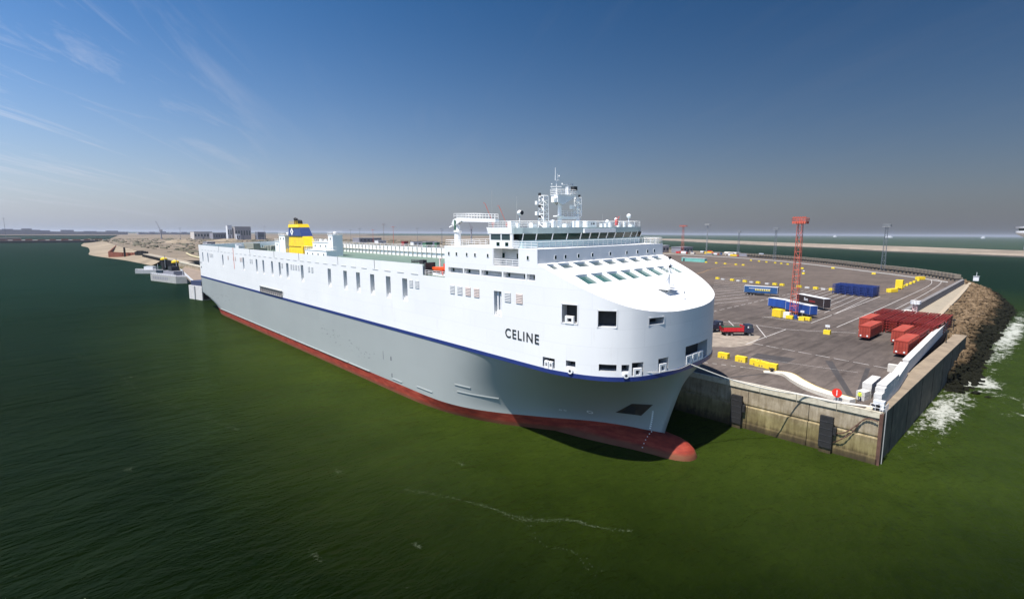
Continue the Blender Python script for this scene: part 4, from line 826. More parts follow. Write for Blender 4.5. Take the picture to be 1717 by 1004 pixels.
# ---- foredeck cover (sloping white bow roof) with two rows of windows
rowA = [(1.5, 3.3), (3.95, 6.9), (7.6, 10.8), (11.4, 14.6), (15.2, 18.3), (18.95, 22.0), (22.7, 25.6), (26.4, 29.3), (30.1, 33.0)]
rowB = [(3.6, 6.6), (7.3, 10.4), (11.15, 14.3), (15.0, 18.0), (18.7, 21.7), (22.4, 25.3), (26.1, 28.6), (29.3, 31.6)]
XR = [(-53.8, -52.1, rowA), (-49.9, -47.2, rowB)]
wxs = sorted(set([-54.1, -53.8, -52.1, -51, -49.9, -48.5, -47.2, -46, -45, -44, -43, -42, -41.2, -40.5, -40, -39.5, -39.1, -38.8, -38.55, -38.4, -38.31]))
def yedge(x): return interp(x, [(p[0], p[1]) for p in outU[:len(outU) // 2 + 1] if True]) if x > -90 else 0
b = S(); wc = {}
def wv(x, y):
    k = (round(x, 3), round(y, 3))
    if k not in wc: wc[k] = b.pt((x, y, wtop(x)))
    return wc[k]
ycols = sorted(set([v_ for r in (rowA + rowB) for v_ in r]))
for x0, x1 in zip(wxs, wxs[1:]):
    row = next((r for a, c_, r in XR if a - 1e-6 <= x0 and x1 <= c_ + 1e-6), None)
    e0, e1 = yedge(x0), yedge(x1)
    if x0 < -46.5: ya = yb = [y for y in ycols if 1.5 <= y <= 33]
    else: ya = [e0 + (35 - 2 * e0) * j / 20 for j in range(1, 20)]; yb = [e1 + (35 - 2 * e1) * j / 20 for j in range(1, 20)]
    ya = [e0] + list(ya) + [35 - e0]; yb = [e1] + list(yb) + [35 - e1]
    for j in range(len(ya) - 1):
        ym = (ya[j] + ya[j + 1]) / 2
        if row and any(a < ym < c_ for a, c_ in row): continue
        b.f.append([wv(x0, ya[j]), wv(x1, yb[j]), wv(x1, yb[j + 1]), wv(x0, ya[j + 1])]); b.m.append(0)
b.build('bow_roof', WHITE, ship, smooth=True)
b = S(); ed = [p for p in outU if p[0] > -54.1]
for p, q in zip(ed, ed[1:]):
    b.face([(p[0] + .0, p[1], wtop(p[0]) - .14), (q[0], q[1], wtop(q[0]) - .14), (q[0], q[1], wtop(q[0]) + .03), (p[0], p[1], wtop(p[0]) + .03)])
def windows_on_roof(x0, x1, row, dp, m, nm):
    for (y0, y1) in row:
        b = S(); z = lambda x: wtop(x) - dp
        b.face([(x0, y0, z(x0)), (x1, y0, z(x1)), (x1, y1, z(x1)), (x0, y1, z(x0))]); pane = b.build(nm, m, ship)
        b = S()
        for (xa, ya_, xb, yb_) in ((x0, y0, x1, y0), (x1, y0, x1, y1), (x1, y1, x0, y1), (x0, y1, x0, y0)):
            b.face([(xa, ya_, wtop(xa)), (xb, yb_, wtop(xb)), (xb, yb_, wtop(xb) - dp), (xa, ya_, wtop(xa) - dp)])
        xm = x1 - .3; b.box(xm, x1 - .02, y1 - .8, y1 - .05, wtop(x1) - dp, wtop(x1) - .06)
        b.build('window_reveal', WHITE2, pane)
windows_on_roof(-53.8, -52.1, rowA, .35, GLASS2, 'upper_skylight'); windows_on_roof(-49.9, -47.2, rowB, .4, GLASSG, 'lower_skylight')
# foremast on the bow roof
fmx, fmy = -42.6, 18.0; z0 = wtop(fmx)
b = S(); b.tube((fmx, fmy, z0 - .2), (fmx, fmy, z0 + 5.4), .17, 8, .11); b.tube((fmx - .9, fmy - .5, z0 + .2), (fmx, fmy, z0 + 2.6), .07, 5); b.tube((fmx - .9, fmy + .9, z0 + .2), (fmx, fmy, z0 + 2.6), .07, 5); fm = b.build('foremast_pole', WHITE2, ship)
b = S(); b.box(fmx - 1.4, fmx + .9, fmy - 1.6, fmy + 1.4, z0 + .55, z0 + .62); b.rail([(fmx - 1.4, fmy - 1.6, z0 + .6), (fmx - 1.4, fmy + 1.4, z0 + .6), (fmx + .9, fmy + 1.4, z0 + .6), (fmx + .9, fmy - 1.6, z0 + .6), (fmx - 1.4, fmy - 1.6, z0 + .6)], .9, .03, 1.2, 2); b.build('mast_platform', WHITE2, fm)
b = S(); b.box(fmx - .6, fmx + .6, fmy - .9, fmy + .5, z0 + 3.0, z0 + 3.06); b.rail([(fmx - .6, fmy - .9, z0 + 3.05), (fmx - .6, fmy + .5, z0 + 3.05), (fmx + .6, fmy + .5, z0 + 3.05)], .9, .03, .8, 2); b.tube((fmx, fmy - .8, z0 + 4.0), (fmx, fmy + .6, z0 + 4.0), .05, 4); b.box(fmx - .2, fmx + .2, fmy - .2, fmy + .2, z0 + 4.0, z0 + 4.5); b.build('lamp_platform', WHITE2, fm)
b = S(); b.box(fmx - .15, fmx + .15, fmy - .15, fmy + .15, z0 + 5.3, z0 + 5.65); b.box(fmx + .25, fmx + .5, fmy - .7, fmy - .45, z0 + 4.0, z0 + 4.3); b.build('mast_lamp', BLACK, fm)
b = S(); b.tube((fmx + 2.2, fmy + .8, wtop(fmx + 2.2) - .1), (fmx + 2.2, fmy + .8, wtop(fmx + 2.2) + 1.2), .06, 5); b.box(fmx + 2.1, fmx + 2.3, fmy + .6, fmy + 1, wtop(fmx + 2.2) + 1, wtop(fmx + 2.2) + 1.3); b.build('vent_post', WHITE2, ship)
# ---- front wall and deckhouse top
b = S(); b.box(-54.35, -54.1, .02, 34.98, 29.9, 32.6); b.build('front_wall', ship_paint('front_wall_paint', (0.78, 0.79, 0.80), .45, .05), ship)
for y in (4.0, 6.3, 9.5, 13.1, 18.0, 22.9, 26.3, 29.6, 31.9):
    b = S(); b.box(-54.1, -54.05, y - .27, y + .27, 30.93, 31.6, 0); b.box(-54.05, -54.03, y - .19, y + .19, 31.0, 31.53, 1); b.build('cabin_window', [WHITE2, GLASS], ship)
for x in (-76.6, -74.3, -71.3, -69, -65.6, -56.1):
    b = S(); b.box(x - .3, x + .3, -.05, .0, 30.95, 31.65, 0); b.box(x - .19, x + .19, -.07, -.05, 31.02, 31.58, 1); b.build('cabin_window', [WHITE2, GLASS], ship)
for x in (-63.9, -60.4):
    b = S(); b.box(x - .25, x + .25, 1.93, 1.99, 30.9, 31.7); b.build('recess_window', GLASS, ship)
for x0, x1 in ((-76.9, -72.6), (-72.2, -67.9), (-67.4, -62.2), (-61.8, -56.7), (-56.4, -54.6)):
    for x in ((x0 + .7, x1 - .7) if x1 - x0 > 2 else (x0 + 1.1,)):
        S().box(x - .2, x + .2, 0.62, 0.69, 28.05, 28.6).build('gallery_window', GLASS, ship)
b = S(); b.box(-78.0, -54.36, 2.0, 34.9, 32.3, 32.62); b.box(-78, -64.3, .02, 2.0, 32.3, 32.62); b.box(-58.15, -54.36, .02, 2.0, 32.3, 32.62); b.box(-78.05, -77.9, .02, 34.95, 26.0, 32.6); b.build('bridge_deck', WHITE2, ship)
b = S(); b.rail([(-64.2, .1, 29.7), (-58.2, .1, 29.7)], 1.1, .04, 1.5, 3); b.tube((-64.2, .1, 29.7), (-64.2, .1, 32.5), .07, 5); b.tube((-58.3, .1, 29.7), (-58.3, .1, 32.5), .05, 5); b.build('recess_rail', WHITE2, ship)
S().rail([(-59.6, .2, 32.62), (-54.25, .2, 32.62), (-54.25, 34.8, 32.62), (-62, 34.8, 32.62)], 1.1, .04, 1.35, 3).build('foredeck_rail', WHITE2, ship)
S().rail([(-66, .2, 32.62), (-77.8, .2, 32.62), (-77.8, 34.8, 32.62)], 1.1, .035, 1.6, 3).build('aft_rail', WHITE2, ship)
# ---- wheelhouse
wf = [(-59.5, 0.1), (-58.6, 1.2), (-58.0, 3.6), (-57.3, 6.6), (-56.8, 9.6), (-56.5, 12.7), (-56.4, 17.5), (-56.5, 22.3), (-56.8, 25.4), (-57.3, 28.4), (-58.0, 31.4), (-58.6, 33.8), (-59.5, 34.9)]
aft = [(-66.5, 33.5), (-66.5, 22), (-69, 22), (-69, 11), (-66.5, 11), (-66.5, 2.6)]
b = S(); body = wf[1:] + aft; b.prism(body, 32.6, 33.85); b.build('wheelhouse_base', mat('bridge_base_paint', (0.36, 0.50, 0.54), .5, .05, 1), ship)
inner = [(x - .55, y) for x, y in wf[1:]] + [(-66.3, 33.3), (-66.3, 2.8)]
b = S(); b.prism(inner, 33.85, 34.9); b.build('wheelhouse_interior', mat('interior_dark', (0.03, 0.05, 0.045), .6, .3, .3), ship)
# window panes leaning outwards and mullions between them
pan = []
for (p, q) in zip(wf[1:], wf[2:]):
    n2 = 1 if abs(q[1] - p[1]) < 4 else 2
    for j in range(n2): pan.append(((p[0] + (q[0] - p[0]) * j / n2, p[1] + (q[1] - p[1]) * j / n2), (p[0] + (q[0] - p[0]) * (j + 1) / n2, p[1] + (q[1] - p[1]) * (j + 1) / n2)))
for p, q in pan:
    d = Vector((q[0] - p[0], q[1] - p[1])).normalized(); o_n = Vector((d.y, -d.x)) * .38; e = d * .1
    b = S(); b.face([(p[0] + e.x, p[1] + e.y, 33.87), (q[0] - e.x, q[1] - e.y, 33.87), (q[0] - e.x + o_n.x, q[1] - e.y + o_n.y, 34.9), (p[0] + e.x + o_n.x, p[1] + e.y + o_n.y, 34.9)]); b.build('bridge_window', GLASS, ship)
    b = S(); b.tube((p[0], p[1], 33.85), (p[0] + o_n.x, p[1] + o_n.y, 34.92), .11, 4); b.build('window_mullion', WHITE2, ship)
roof = [(x + (.5 if 2 < y < 33 else .1), y) for x, y in wf] + [(-65.5, 34.9), (-66.9, 33.5), (-66.9, 22), (-69.3, 22), (-69.3, 11), (-66.9, 11), (-65.6, .1)]
b = S(); b.prism(roof, 34.9, 35.85); b.build('wheelhouse_roof', mat('roof_fascia', (0.38, 0.47, 0.47), .5, .05, 1), ship)
S().prism([(-56.0, 13.0), (-55.75, 13.0), (-55.75, 21.8), (-56.0, 21.8)], 34.9, 35.6).build('awning_panel', WHITE2, ship)
S().rail([(x - .1, y, 35.85) for x, y in roof[:13]] + [(-65.5, 34.8, 35.85), (-65.6, .2, 35.85), (-59.6, .2, 35.85)], 1.05, .035, 1.3, 3).build('roof_rail', WHITE2, ship)
# starboard wing cab
b = S(); b.box(-65.2, -59.6, .05, 2.55, 32.6, 33.9); b.face([(-65.5, 0, 34.9), (-59.7, 0, 34.9), (-59.7, -.02, 35.95), (-65.9, -.02, 35.95)]); b.box(-65.6, -59.65, .0, 2.7, 34.9, 35.84)
b.box(-65.2, -64.9, .05, 2.5, 33.9, 34.9); b.box(-62.45, -62.2, .05, .2, 33.9, 34.9); b.box(-60.2, -59.6, .05, .3, 33.9, 34.9); b.build('wing_cab', WHITE2, ship)
for x0, x1 in ((-64.85, -62.5), (-62.15, -60.25)): b = S(); b.box(x0, x1, .1, .14, 33.92, 34.88); b.build('wing_window', GLASS2, ship)
for x0, x1 in ((-63.4, -62.7), (-61.3, -60.6)): S().box(x0, x1, .0, .05, 33.0, 33.55).build('wing_port', GLASS, ship)
# roof gear: main mast
mx_, my = -63.0, 14.8; zr = 35.85
b = S(); b.tube((mx_, my, zr), (mx_, my, 41.0), .42, 8, .34); b.tube((mx_, my + 5.0, zr), (mx_, my + 5.0, 37.9), .38, 8); b.box(mx_ - .3, mx_ + .3, my, my + 5.0, 37.3, 37.8); b.prism([(mx_ - .5, my - 1.2), (mx_ + .5, my - 1.2), (mx_ + .5, my + .6), (mx_ - .5, my + .6)], 37.75, 37.95); mm_ = b.build('main_mast', WHITE2, ship)
b = S(); b.face([(mx_ - .8, my - 1.4, 40.3), (mx_ - .8, my - .1, 39.8), (mx_ - .8, my + 3.3, 41.3), (mx_ - .8, my + 3.3, 41.6), (mx_ - .8, my - 1.4, 41.6)][::-1]); b.face([(mx_ + .8, my - 1.4, 40.3), (mx_ + .8, my - .1, 39.8), (mx_ + .8, my + 3.3, 41.3), (mx_ + .8, my + 3.3, 41.6), (mx_ + .8, my - 1.4, 41.6)])
b.box(mx_ - .9, mx_ + .9, my - 1.5, my + 3.4, 41.55, 41.65); b.face([(mx_ - .8, my - 1.4, 40.3), (mx_ + .8, my - 1.4, 40.3), (mx_ + .8, my - 1.4, 41.6), (mx_ - .8, my - 1.4, 41.6)][::-1]); b.face([(mx_ - .8, my - .1, 39.8), (mx_ + .8, my - .1, 39.8), (mx_ + .8, my + 3.3, 41.3), (mx_ - .8, my + 3.3, 41.3)][::-1])
b.rail([(mx_ + .9, my - 1.5, 41.6), (mx_ + .9, my + 3.4, 41.6), (mx_ - .9, my + 3.4, 41.6), (mx_ - .9, my - 1.5, 41.6), (mx_ + .9, my - 1.5, 41.6)], .95, .035, .9, 3); b.build('radar_platform', WHITE2, mm_)
b = S(); b.tube((mx_, my - .9, 41.6), (mx_, my - .9, 44.2), .1, 6, .06); b.tube((mx_, my - 1.2, 44.1), (mx_, my - .2, 44.2), .06, 4); b.tube((mx_, my - 1.2, 44.1), (mx_, my - 1.2, 46.3), .07, 5, .03); b.tube((mx_, my - .6, 44.1), (mx_, my - .6, 45.2), .05, 4); b.tube((mx_ - .6, my - 1.8, 43.0), (mx_ + .6, my - .2, 43.0), .04, 4); b.ball((mx_, my - 2.1, 43.4), .12, 6, 4); b.tube((mx_, my - 2.1, 42.6), (mx_, my - 2.1, 43.4), .03, 4); b.ball((mx_, my - .2, 44.9), .14, 6, 4); b.ball((mx_ + .3, my - 1.4, 41.0), .45, 10, 6); b.build('spire', WHITE2, mm_)
b = S(); b.box(mx_ - .3, mx_ + .3, my + 1.9, my + 2.6, 41.6, 43.1); b.build('radar_pedestal', WHITE2, mm_)
b = S(); b.box(mx_ - .12, mx_ + .12, my + .6, my + 3.6, 43.45, 43.7); b.tube((mx_, my + 2.2, 43.1), (mx_, my + 2.2, 43.5), .12, 6); b.build('radar_scanner', WHITE2, mm_)
b = S(); b.box(mx_ - .1, mx_ + .8, my + 3.0, my + 3.9, 42.5, 43.2); b.build('signal_lamp_box', DARK, mm_)
b = S(); b.box(mx_ - .1, mx_ + .1, my + 3.4, my + 5.2, 42.1, 42.3); b.build('lower_scanner', WHITE2, mm_)
def lattice(b, x, y, z0, z1, w, w1=None, step=1.0, r=.045):
    w1 = w if w1 is None else w1; n_ = max(2, round((z1 - z0) / step))
    def c_(t, i): ww_ = w + (w1 - w) * t; return (x + (-1, 1, 1, -1)[i] * ww_ / 2, y + (-1, -1, 1, 1)[i] * ww_ / 2, z0 + (z1 - z0) * t)
    for i in range(4): b.tube(c_(0, i), c_(1, i), r * 1.3, 4)
    for k in range(n_):
        t0, t1 = k / n_, (k + 1) / n_
        for i in range(4):
            j = (i + 1) % 4; b.tube(c_(t1, i), c_(t1, j), r, 4, cap=False); b.tube(c_(t0, i), c_(t1, j), r * .8, 4, cap=False) if (k + i) % 2 else b.tube(c_(t0, j), c_(t1, i), r * .8, 4, cap=False)
    return b
b = S(); lattice(b, -63, 10.6, zr, 41.3, 1.3, 1.1, .75, .07)
for z in (38, 39.8): b.box(-63.9, -63.4, 9.4, 10.2, z, z + .6)
lat = b.build('lattice_mast', WHITE2, ship)
b = S(); [b.box(-63.2, -62.8, 9.5, 9.75, z, z + .45) for z in (37.5, 39.3, 41.3)]; b.build('mast_lamp', DARK, lat)
b = S(); lattice(b, -63, my + 5.0, 37.9, 41.3, 1.0, .9, .7, .06); b.tube((-63, my + 5.9, zr), (-63, my + 5.9, 41), .05, 4); b.tube((-63, my + 5.4, zr), (-63, my + 5.4, 41), .04, 4)
for k in range(12): b.tube((-63, my + 5.4, zr + .4 * k + .3), (-63, my + 5.9, zr + .4 * k + .3), .03, 4)
b.box(-63.6, -63, my + 3.4, my + 4.1, 39.2, 39.9); b.rail([(-63.4, my + .5, 37.8), (-63.4, my + 4.8, 37.8)], 1.0, .035, 1, 3); b.build('lattice_mast', WHITE2, ship)
S().box(-63.1, -62.8, my + 5.2, my + 5.5, 41.3, 41.8).build('mast_lamp', DARK, mm_)
# domes, boxes, antennas on the roof
for (x, y, z, r) in ((-63, 12.9, 36.6, .65), (-61, 33.3, 38.0, .45), (-64, 30.2, 36.9, .4), (-63, 3.5, 36.3, .5), (-60, 2.0, 38.2, .42), (-61, 29.0, 37.3, .32), (-62, 6.5, 36.3, .4)):
    b = S(); b.ball((x, y, z), r, 12, 8); b.tube((x, y, zr), (x, y, z), .12 if r > .42 else .07, 6); b.build('satellite_dome', WHITE2, ship, smooth=True)
S().tube((-59.55, 2.0, 38.2), (-59.4, 2.0, 38.2), .33, 10).build('searchlight_glass', DARK, ship)
rb = random.Random(5)
for i in range(16):
    y = 1.5 + i * 2.1 + rb.uniform(-.5, .5); x = -58.6 - rb.uniform(0, 4); b = S(); w = rb.uniform(.2, .5); b.box(x - w, x + w, y - w, y + w, zr, zr + rb.uniform(.5, 1.15)); b.build('roof_locker', WHITE2, ship)
b = S(); b.box(-62.6, -60.2, 19.2, 21.9, zr, 36.95); b.build('roof_house', WHITE2, ship)
for y in (20.2, 20.9): S().box(-60.2, -60.15, y, y + .35, 36.3, 36.7).build('small_window', GLASS, ship)
b = S(); b.tube((-57.6, 24.5, zr), (-57.6, 24.5, 37.7), .05, 4); b.prism([(-57.8, 24.3), (-57.4, 24.3), (-57.4, 24.75), (-57.8, 24.75)], 36.1, 37.2); b.tube((-57.6, 24.9, 37.3), (-57.6, 25.3, 37.8), .05, 4); b.build('red_signal_shape', REDP, ship)
for (x, y, z1, r) in ((-66.3, 1.6, 42.0, .05), (-66, 7.0, 41.2, .05), (-62, 26, 38.4, .03), (-62, 31.8, 38.2, .03)):
    b = S(); b.tube((x, y, zr - 3), (x, y, z1), r, 5, r * .5); b.build('whip_antenna', STEEL, ship)
# provision crane beside the bridge
cr_ = S(); cr_.lathe((-76, 1.6, 32.6), [(.62, 0), (.62, 2.4), (.75, 2.5), (.75, 2.8), (.45, 2.9), (.45, 3.9)], 12); cr0 = cr_.build('crane_pedestal', WHITE2, ship, smooth=False)
b = S(); b.face([(-77.3, 1.2, 36.6), (-76, 1.2, 36.2), (-75.0, 1.2, 37.0), (-65.0, 1.2, 36.75), (-65, 1.2, 37.3), (-75.4, 1.2, 37.75), (-76.8, 1.2, 37.4)]); b.face([(-77.3, 2.0, 36.6), (-76, 2.0, 36.2), (-75.0, 2.0, 37.0), (-65.0, 2.0, 36.75), (-65, 2.0, 37.3), (-75.4, 2.0, 37.75), (-76.8, 2.0, 37.4)][::-1])
b.face([(-76.8, 1.2, 37.4), (-75.4, 1.2, 37.75), (-75.4, 2.0, 37.75), (-76.8, 2.0, 37.4)]); b.face([(-75.4, 1.2, 37.75), (-65, 1.2, 37.3), (-65, 2, 37.3), (-75.4, 2, 37.75)]); b.face([(-75, 1.2, 37), (-75, 2, 37), (-65, 2, 36.75), (-65, 1.2, 36.75)]); b.face([(-65, 1.2, 36.75), (-65, 2, 36.75), (-65, 2, 37.3), (-65, 1.2, 37.3)]); b.build('crane_jib', WHITE2, cr0)
b = S(); b.rail([(-76.5, 1.2, 37.7), (-70.5, 1.2, 37.6), (-65.2, 1.2, 37.35)], .75, .035, .8, 2); b.rail([(-76.5, 2.0, 37.7), (-65.2, 2.0, 37.35)], .75, .035, .8, 2); b.tube((-77.2, 1.5, 36.3), (-78.2, 1.5, 36.0), .2, 6); b.tube((-76, 1.1, 36.4), (-74, 1.1, 37.2), .09, 5); b.build('crane_fittings', WHITE2, cr0)
S().tube((-76, 1.0, 35.5), (-76, 1.0, 37.3), .14, 6).build('luffing_cylinder', GREENC, cr0)
# orange rescue boat in the gap
rb0 = S(); rows = []
for (x, w, z0_, z1_) in ((-84.4, .1, 27.9, 28.3), (-84, .6, 27.5, 28.4), (-82.8, .95, 27.3, 28.4), (-80.8, 1.0, 27.3, 28.45), (-79.3, .9, 27.35, 28.55), (-78.7, .75, 27.5, 28.6)):
    rows.append([rb0.pt((x, 1.8 + a * w, z0_ + (z1_ - z0_) * h)) for a, h in ((-1, 1), (-1, .55), (-.5, .1), (0, 0), (.5, .1), (1, .55), (1, 1))])
for r0, r1 in zip(rows, rows[1:]):
    for i in range(7): rb0.f.append([r0[i], r1[i], r1[(i + 1) % 7], r0[(i + 1) % 7]]); rb0.m.append(0)
rbo = rb0.build('rescue_boat_hull', ORANGE, ship, label='small orange rescue boat in its cradle')
b = S(); b.box(-80.3, -78.9, 1.3, 2.3, 28.5, 29.2); b.tube((-79.6, .6, 27.1), (-79.6, .6, 28.2), .16, 8); b.build('boat_console', REDP, rbo)
b = S(); b.rail([(-84.9, .15, 26.8), (-78.3, .15, 26.8)], 1.0, .035, 1.3, 3); b.tube((-83.6, 2.8, 26.8), (-83.6, 2.8, 30), .14, 6); b.tube((-83.6, 2.8, 30), (-81.2, 1.8, 30.3), .12, 6); b.box(-83.8, -79.5, 1.2, 2.4, 26.8, 27.3); b.build('boat_davit', WHITE2, ship)
b = S(); b.box(-85.4, -84.9, .3, 2.6, 26.8, 29.2); b.rail([(-90, .3, 28.9), (-86, .3, 28.9)], .7, .05, .6, 2); b.box(-87, -85.8, .3, 1.2, 28.9, 29.7); b.tube((-90, .5, 29.2), (-86, .5, 29.4), .15, 6); b.build('embarkation_gear', mat('dark_steel', (0.05, 0.05, 0.055)), ship)
S().box(-80, -78.6, 3, 3.6, 26.8, 28.2).build('life_raft_rack', ORANGE, ship)
# ---- funnel
fy0, fy1 = 15.5, 19.5
def fun(b, za, zb, m=0, e=0):
    def pf(z): t = (z - 26.8) / 10.6; return (-202.1 + 1.0 * t, interp(z, [(26.8, -184.9), (29.5, -184.9), (33.3, -188.3), (37.4, -191.5)]))
    xs0, xs1 = pf(za), pf(zb)
    lo = [(xs0[0] - e, fy0 - e), (xs0[1] + e, fy0 - e), (xs0[1] + e, fy1 + e), (xs0[0] - e, fy1 + e)]; hi = [(xs1[0] - e, fy0 + .25 - e), (xs1[1] + e, fy0 + .25 - e), (xs1[1] + e, fy1 - .25 + e), (xs1[0] - e, fy1 - .25 + e)]
    for i in range(4): j = (i + 1) % 4; b.face([(*lo[i], za), (*lo[j], za), (*hi[j], zb), (*hi[i], zb)], m)
    b.face([(*p, zb) for p in hi], m)
b = S(); fun(b, 26.8, 29.5); fun(b, 29.5, 33.2); fn = b.build('funnel_casing', YELLOW, ship, label='yellow lower casing of the funnel')
b = S(); fun(b, 33.2, 33.3, 0, .03); fun(b, 33.3, 36.4, 0, .03); b.build('funnel_band', FNAVY, fn)
b = S(); fun(b, 36.4, 37.6, 0, .06); b.build('funnel_cap', YELLOW, fn)
b = S(); yf = fy0 - .08; cxd, czd = -197.6, 34.85; b.face([(cxd - 1.6, yf, czd), (cxd, yf, czd - 1.5), (cxd + 1.6, yf, czd), (cxd, yf + .06, czd + 1.5)]); b.build('diamond_emblem', WHITE2, fn)
b = S(); b.face([(cxd - .55, yf - .01, czd), (cxd, yf - .01, czd - .55), (cxd + .55, yf - .01, czd), (cxd, yf - .01, czd + .55)]); b.build('emblem_centre', FNAVY, fn)
for (x, r, h) in ((-198.6, .6, 1.7), (-197.4, .55, 1.5), (-196.0, .45, 1.0), (-195.0, .4, 1.0), (-194.0, .4, .95), (-192.9, .35, .9)):
    b = S(); b.tube((x, 17.5, 37.5), (x, 17.5, 37.6 + h), r, 10); b.tube((x, 17.5, 37.6 + h), (x - .5, 17.5, 37.9 + h), r, 10); b.build('exhaust_pipe', BLACK, fn)
b = S(); b.rail([(-200.5, 15.7, 37.6), (-192, 15.7, 37.6)], 1.0, .04, 2, 2); b.build('funnel_rail', YELLOW, fn)
b = S(); b.box(-202, -186, 14.6, 15.4, 26.8, 26.95); b.rail([(-202, 14.5, 27), (-188, 14.5, 27)], 1.3, .06, 1.6, 3); b.box(-187.4, -186, 14.8, 15.4, 26.9, 29.6); b.build('casing_walkway', YELLOW, fn)
# deck houses round the funnel
def house(x0, x1, y0, y1, z1, nwin=2, nm='deck_house', top=None):
    b = S(); b.box(x0, x1, y0, y1, 26.8, z1); b.box(x0 - .15, x1 + .15, y0 - .15, y1 + .15, z1, z1 + .12); h_ = b.build(nm, WHITE2, ship)
    for i in range(nwin): x = x0 + (x1 - x0) * (i + .5) / nwin; S().box(x - .35, x + .35, y0 - .04, y0, z1 - 1.6, z1 - .9).build('window', GLASS2, h_)
    b = S(); b.rail([(x0, y0, z1 + .12), (x1, y0, z1 + .12), (x1, y1, z1 + .12)], 1, .035, 1.5, 2); b.build('roof_rail', WHITE2, h_)
house(-210.5, -204.0, 15.0, 20.5, 33.4, 2); house(-215.5, -210.8, 15.0, 20.0, 31.0, 1); house(-182.5, -169.0, 17.0, 21.5, 31.2, 3); house(-168.6, -165.0, 16.8, 20.2, 33.8, 1); house(-169, -152, 9.0, 12.2, 29.2, 4)
b = S()
for x, y, z, r in ((-206, 17, 34.4, .7), (-176, 19, 32.1, .6), (-167, 18.5, 34.7, .6), (-172, 19, 32.1, .5), (-180, 19, 32.1, .5)): b.lathe((x, y, z - .9), [(r * .6, 0), (r * .6, .5), (r, .6), (r, .9), (.05, 1.1)], 10)
b.build('mushroom_vents', WHITE2, ship)
b = S()
for i in range(16): x = -262 + i * 2.9; b.box(x, x + .3, 17, 17.3, 26.8, 28.2 + (i % 3) * .4)
b.box(-224, -219, 6, 13, 26.8, 28.4); b.box(-246, -236, 20, 26, 26.8, 28.6); b.build('deck_fittings', mat('khaki_paint', (0.24, 0.24, 0.20), .7, .15, .6), ship)
# mooring deck holes near the stern
for z in (18.3, 20.4): S().box(-272.4, -271.2, -.03, .02, z, z + .8).build('stern_port', DARK, ship)
S().box(-217.05, -216.85, -.1, -.02, 20.8, 29.0).build('rust_streaked_pipe', ORANGE, ship)

# trailers standing on the weather deck
def wheels(b, x, ys, r=.5, w=.3):
    for y in ys: b.tube((x, y - w / 2, r), (x, y + w / 2, r), r, 12)
def wheel1(x, s_, m, t, r=.5):
    b = MB(); wheels(b, x, (s_,), r); return b.build('wheel', m, t)
def semitrailer(name, label, loc, rz, body, roofm, zb=1.25, L_=13.6, h=2.75, group=None, prints=None):
    t = thing(name, label, 'trailer', loc, rz, group); w = 1.27
    b = MB(); b.box(0, L_, -w, w, zb, zb + h); b.build('curtain_body', body, t)
    b = MB(); b.box(-.02, L_ + .02, -w - .03, w + .03, zb + h, zb + h + .1); [b.box(x, x + .08, -w - .04, -w, zb, zb + h) for x in (0, L_ - .08)]; [b.box(x, x + .08, w, w + .04, zb, zb + h) for x in (0, L_ - .08)]; b.build('roof', roofm, t)
    b = MB(); b.box(.1, L_ - .1, -w - .02, w + .02, zb - .28, zb); b.box(3.5, 8.5, -1.15, -1.05, .55, .95); b.build('chassis', mat('dark_steel', (0.05, 0.05, 0.055)), t)
    for x in (1.6, 2.9, 4.2):
        for s_ in (-1, 1):
            b = MB(); wheels(b, x, (s_ * 1.0,)); w_ = b.build('wheel', TYRE, t)
            b = MB(); wheels(b, x, (s_ * 1.16,), .24, .03); b.build('rim', CHROME, w_)
    [MB().box(10.6, 10.8, y_, y_ + .15, 0, 1).build('landing_leg', CHROME, t) for y_ in (-.9, .75)]
    if prints: prints(t, L_, w, zb, h)
    return t
def print_blue(t, L_, w, zb, h):
    for sgn in (-1, 1):
        y = sgn * (w + .012); b = MB(); r_ = random.Random(2)
        b.box(2.0, 10.9, min(y, y - sgn * .01), max(y, y - sgn * .01), zb + 1.72, zb + 1.95); 
        b.build('white_band', TWHITE, t)
        b = MB(); x = 4.6
        while x < 10.6:
            b.box(x, x + .5, y - .008, y + .008, zb + .95, zb + 1.65); b.box(x + .5, x + .75, y - .008, y + .008, zb + .95, zb + 1.12); x += .9
        b.build('yellow_lettering', TYEL, t)
semitrailer('curtain_trailer', 'blue curtain trailer with yellow print parked alone in the striped bays', (-98.2, 234.2, ZQ), math.atan2(2.4, 13.1), TBLUE, TWHITE, prints=print_blue)
def print_black(t, L_, w, zb, h):
    mt = Matrix.Rotation(rad(90), 4, 'X'); mt.translation = Vector((6.1, -w - .02, zb + 1.55)); text_mesh('white_lettering', 'Bon', 1.5, .01, TWHITE, t, mt, bold=.05)
    b = MB(); 
    for k in range(7): b.box(8.2 + k * .5, 8.55 + k * .5, -w - .02, -w, zb + .9, zb + 1.5)
    b.build('red_lettering', TRED, t)
semitrailer('curtain_trailer', 'black curtain trailer with white and dark red print behind the blue one', (-69.6, 216.6, ZQ), math.atan2(-12.8, 15.2) * 1.0, TBLACK, TWHITE, prints=print_black, L_=16.5, h=2.9)
semitrailer('curtain_trailer', 'plain blue curtain trailer beside the base of the red mast', (-64.4, 190.6, ZQ), math.atan2(-7.6, 10.4), CBLUE, TWHITE, L_=12.4)
semitrailer('curtain_trailer', 'blue curtain trailer with white streak half hidden left of the red mast', (-72.5, 196.0, ZQ), math.atan2(-4.5, 10.4), CBLUE, TWHITE, L_=9.0)
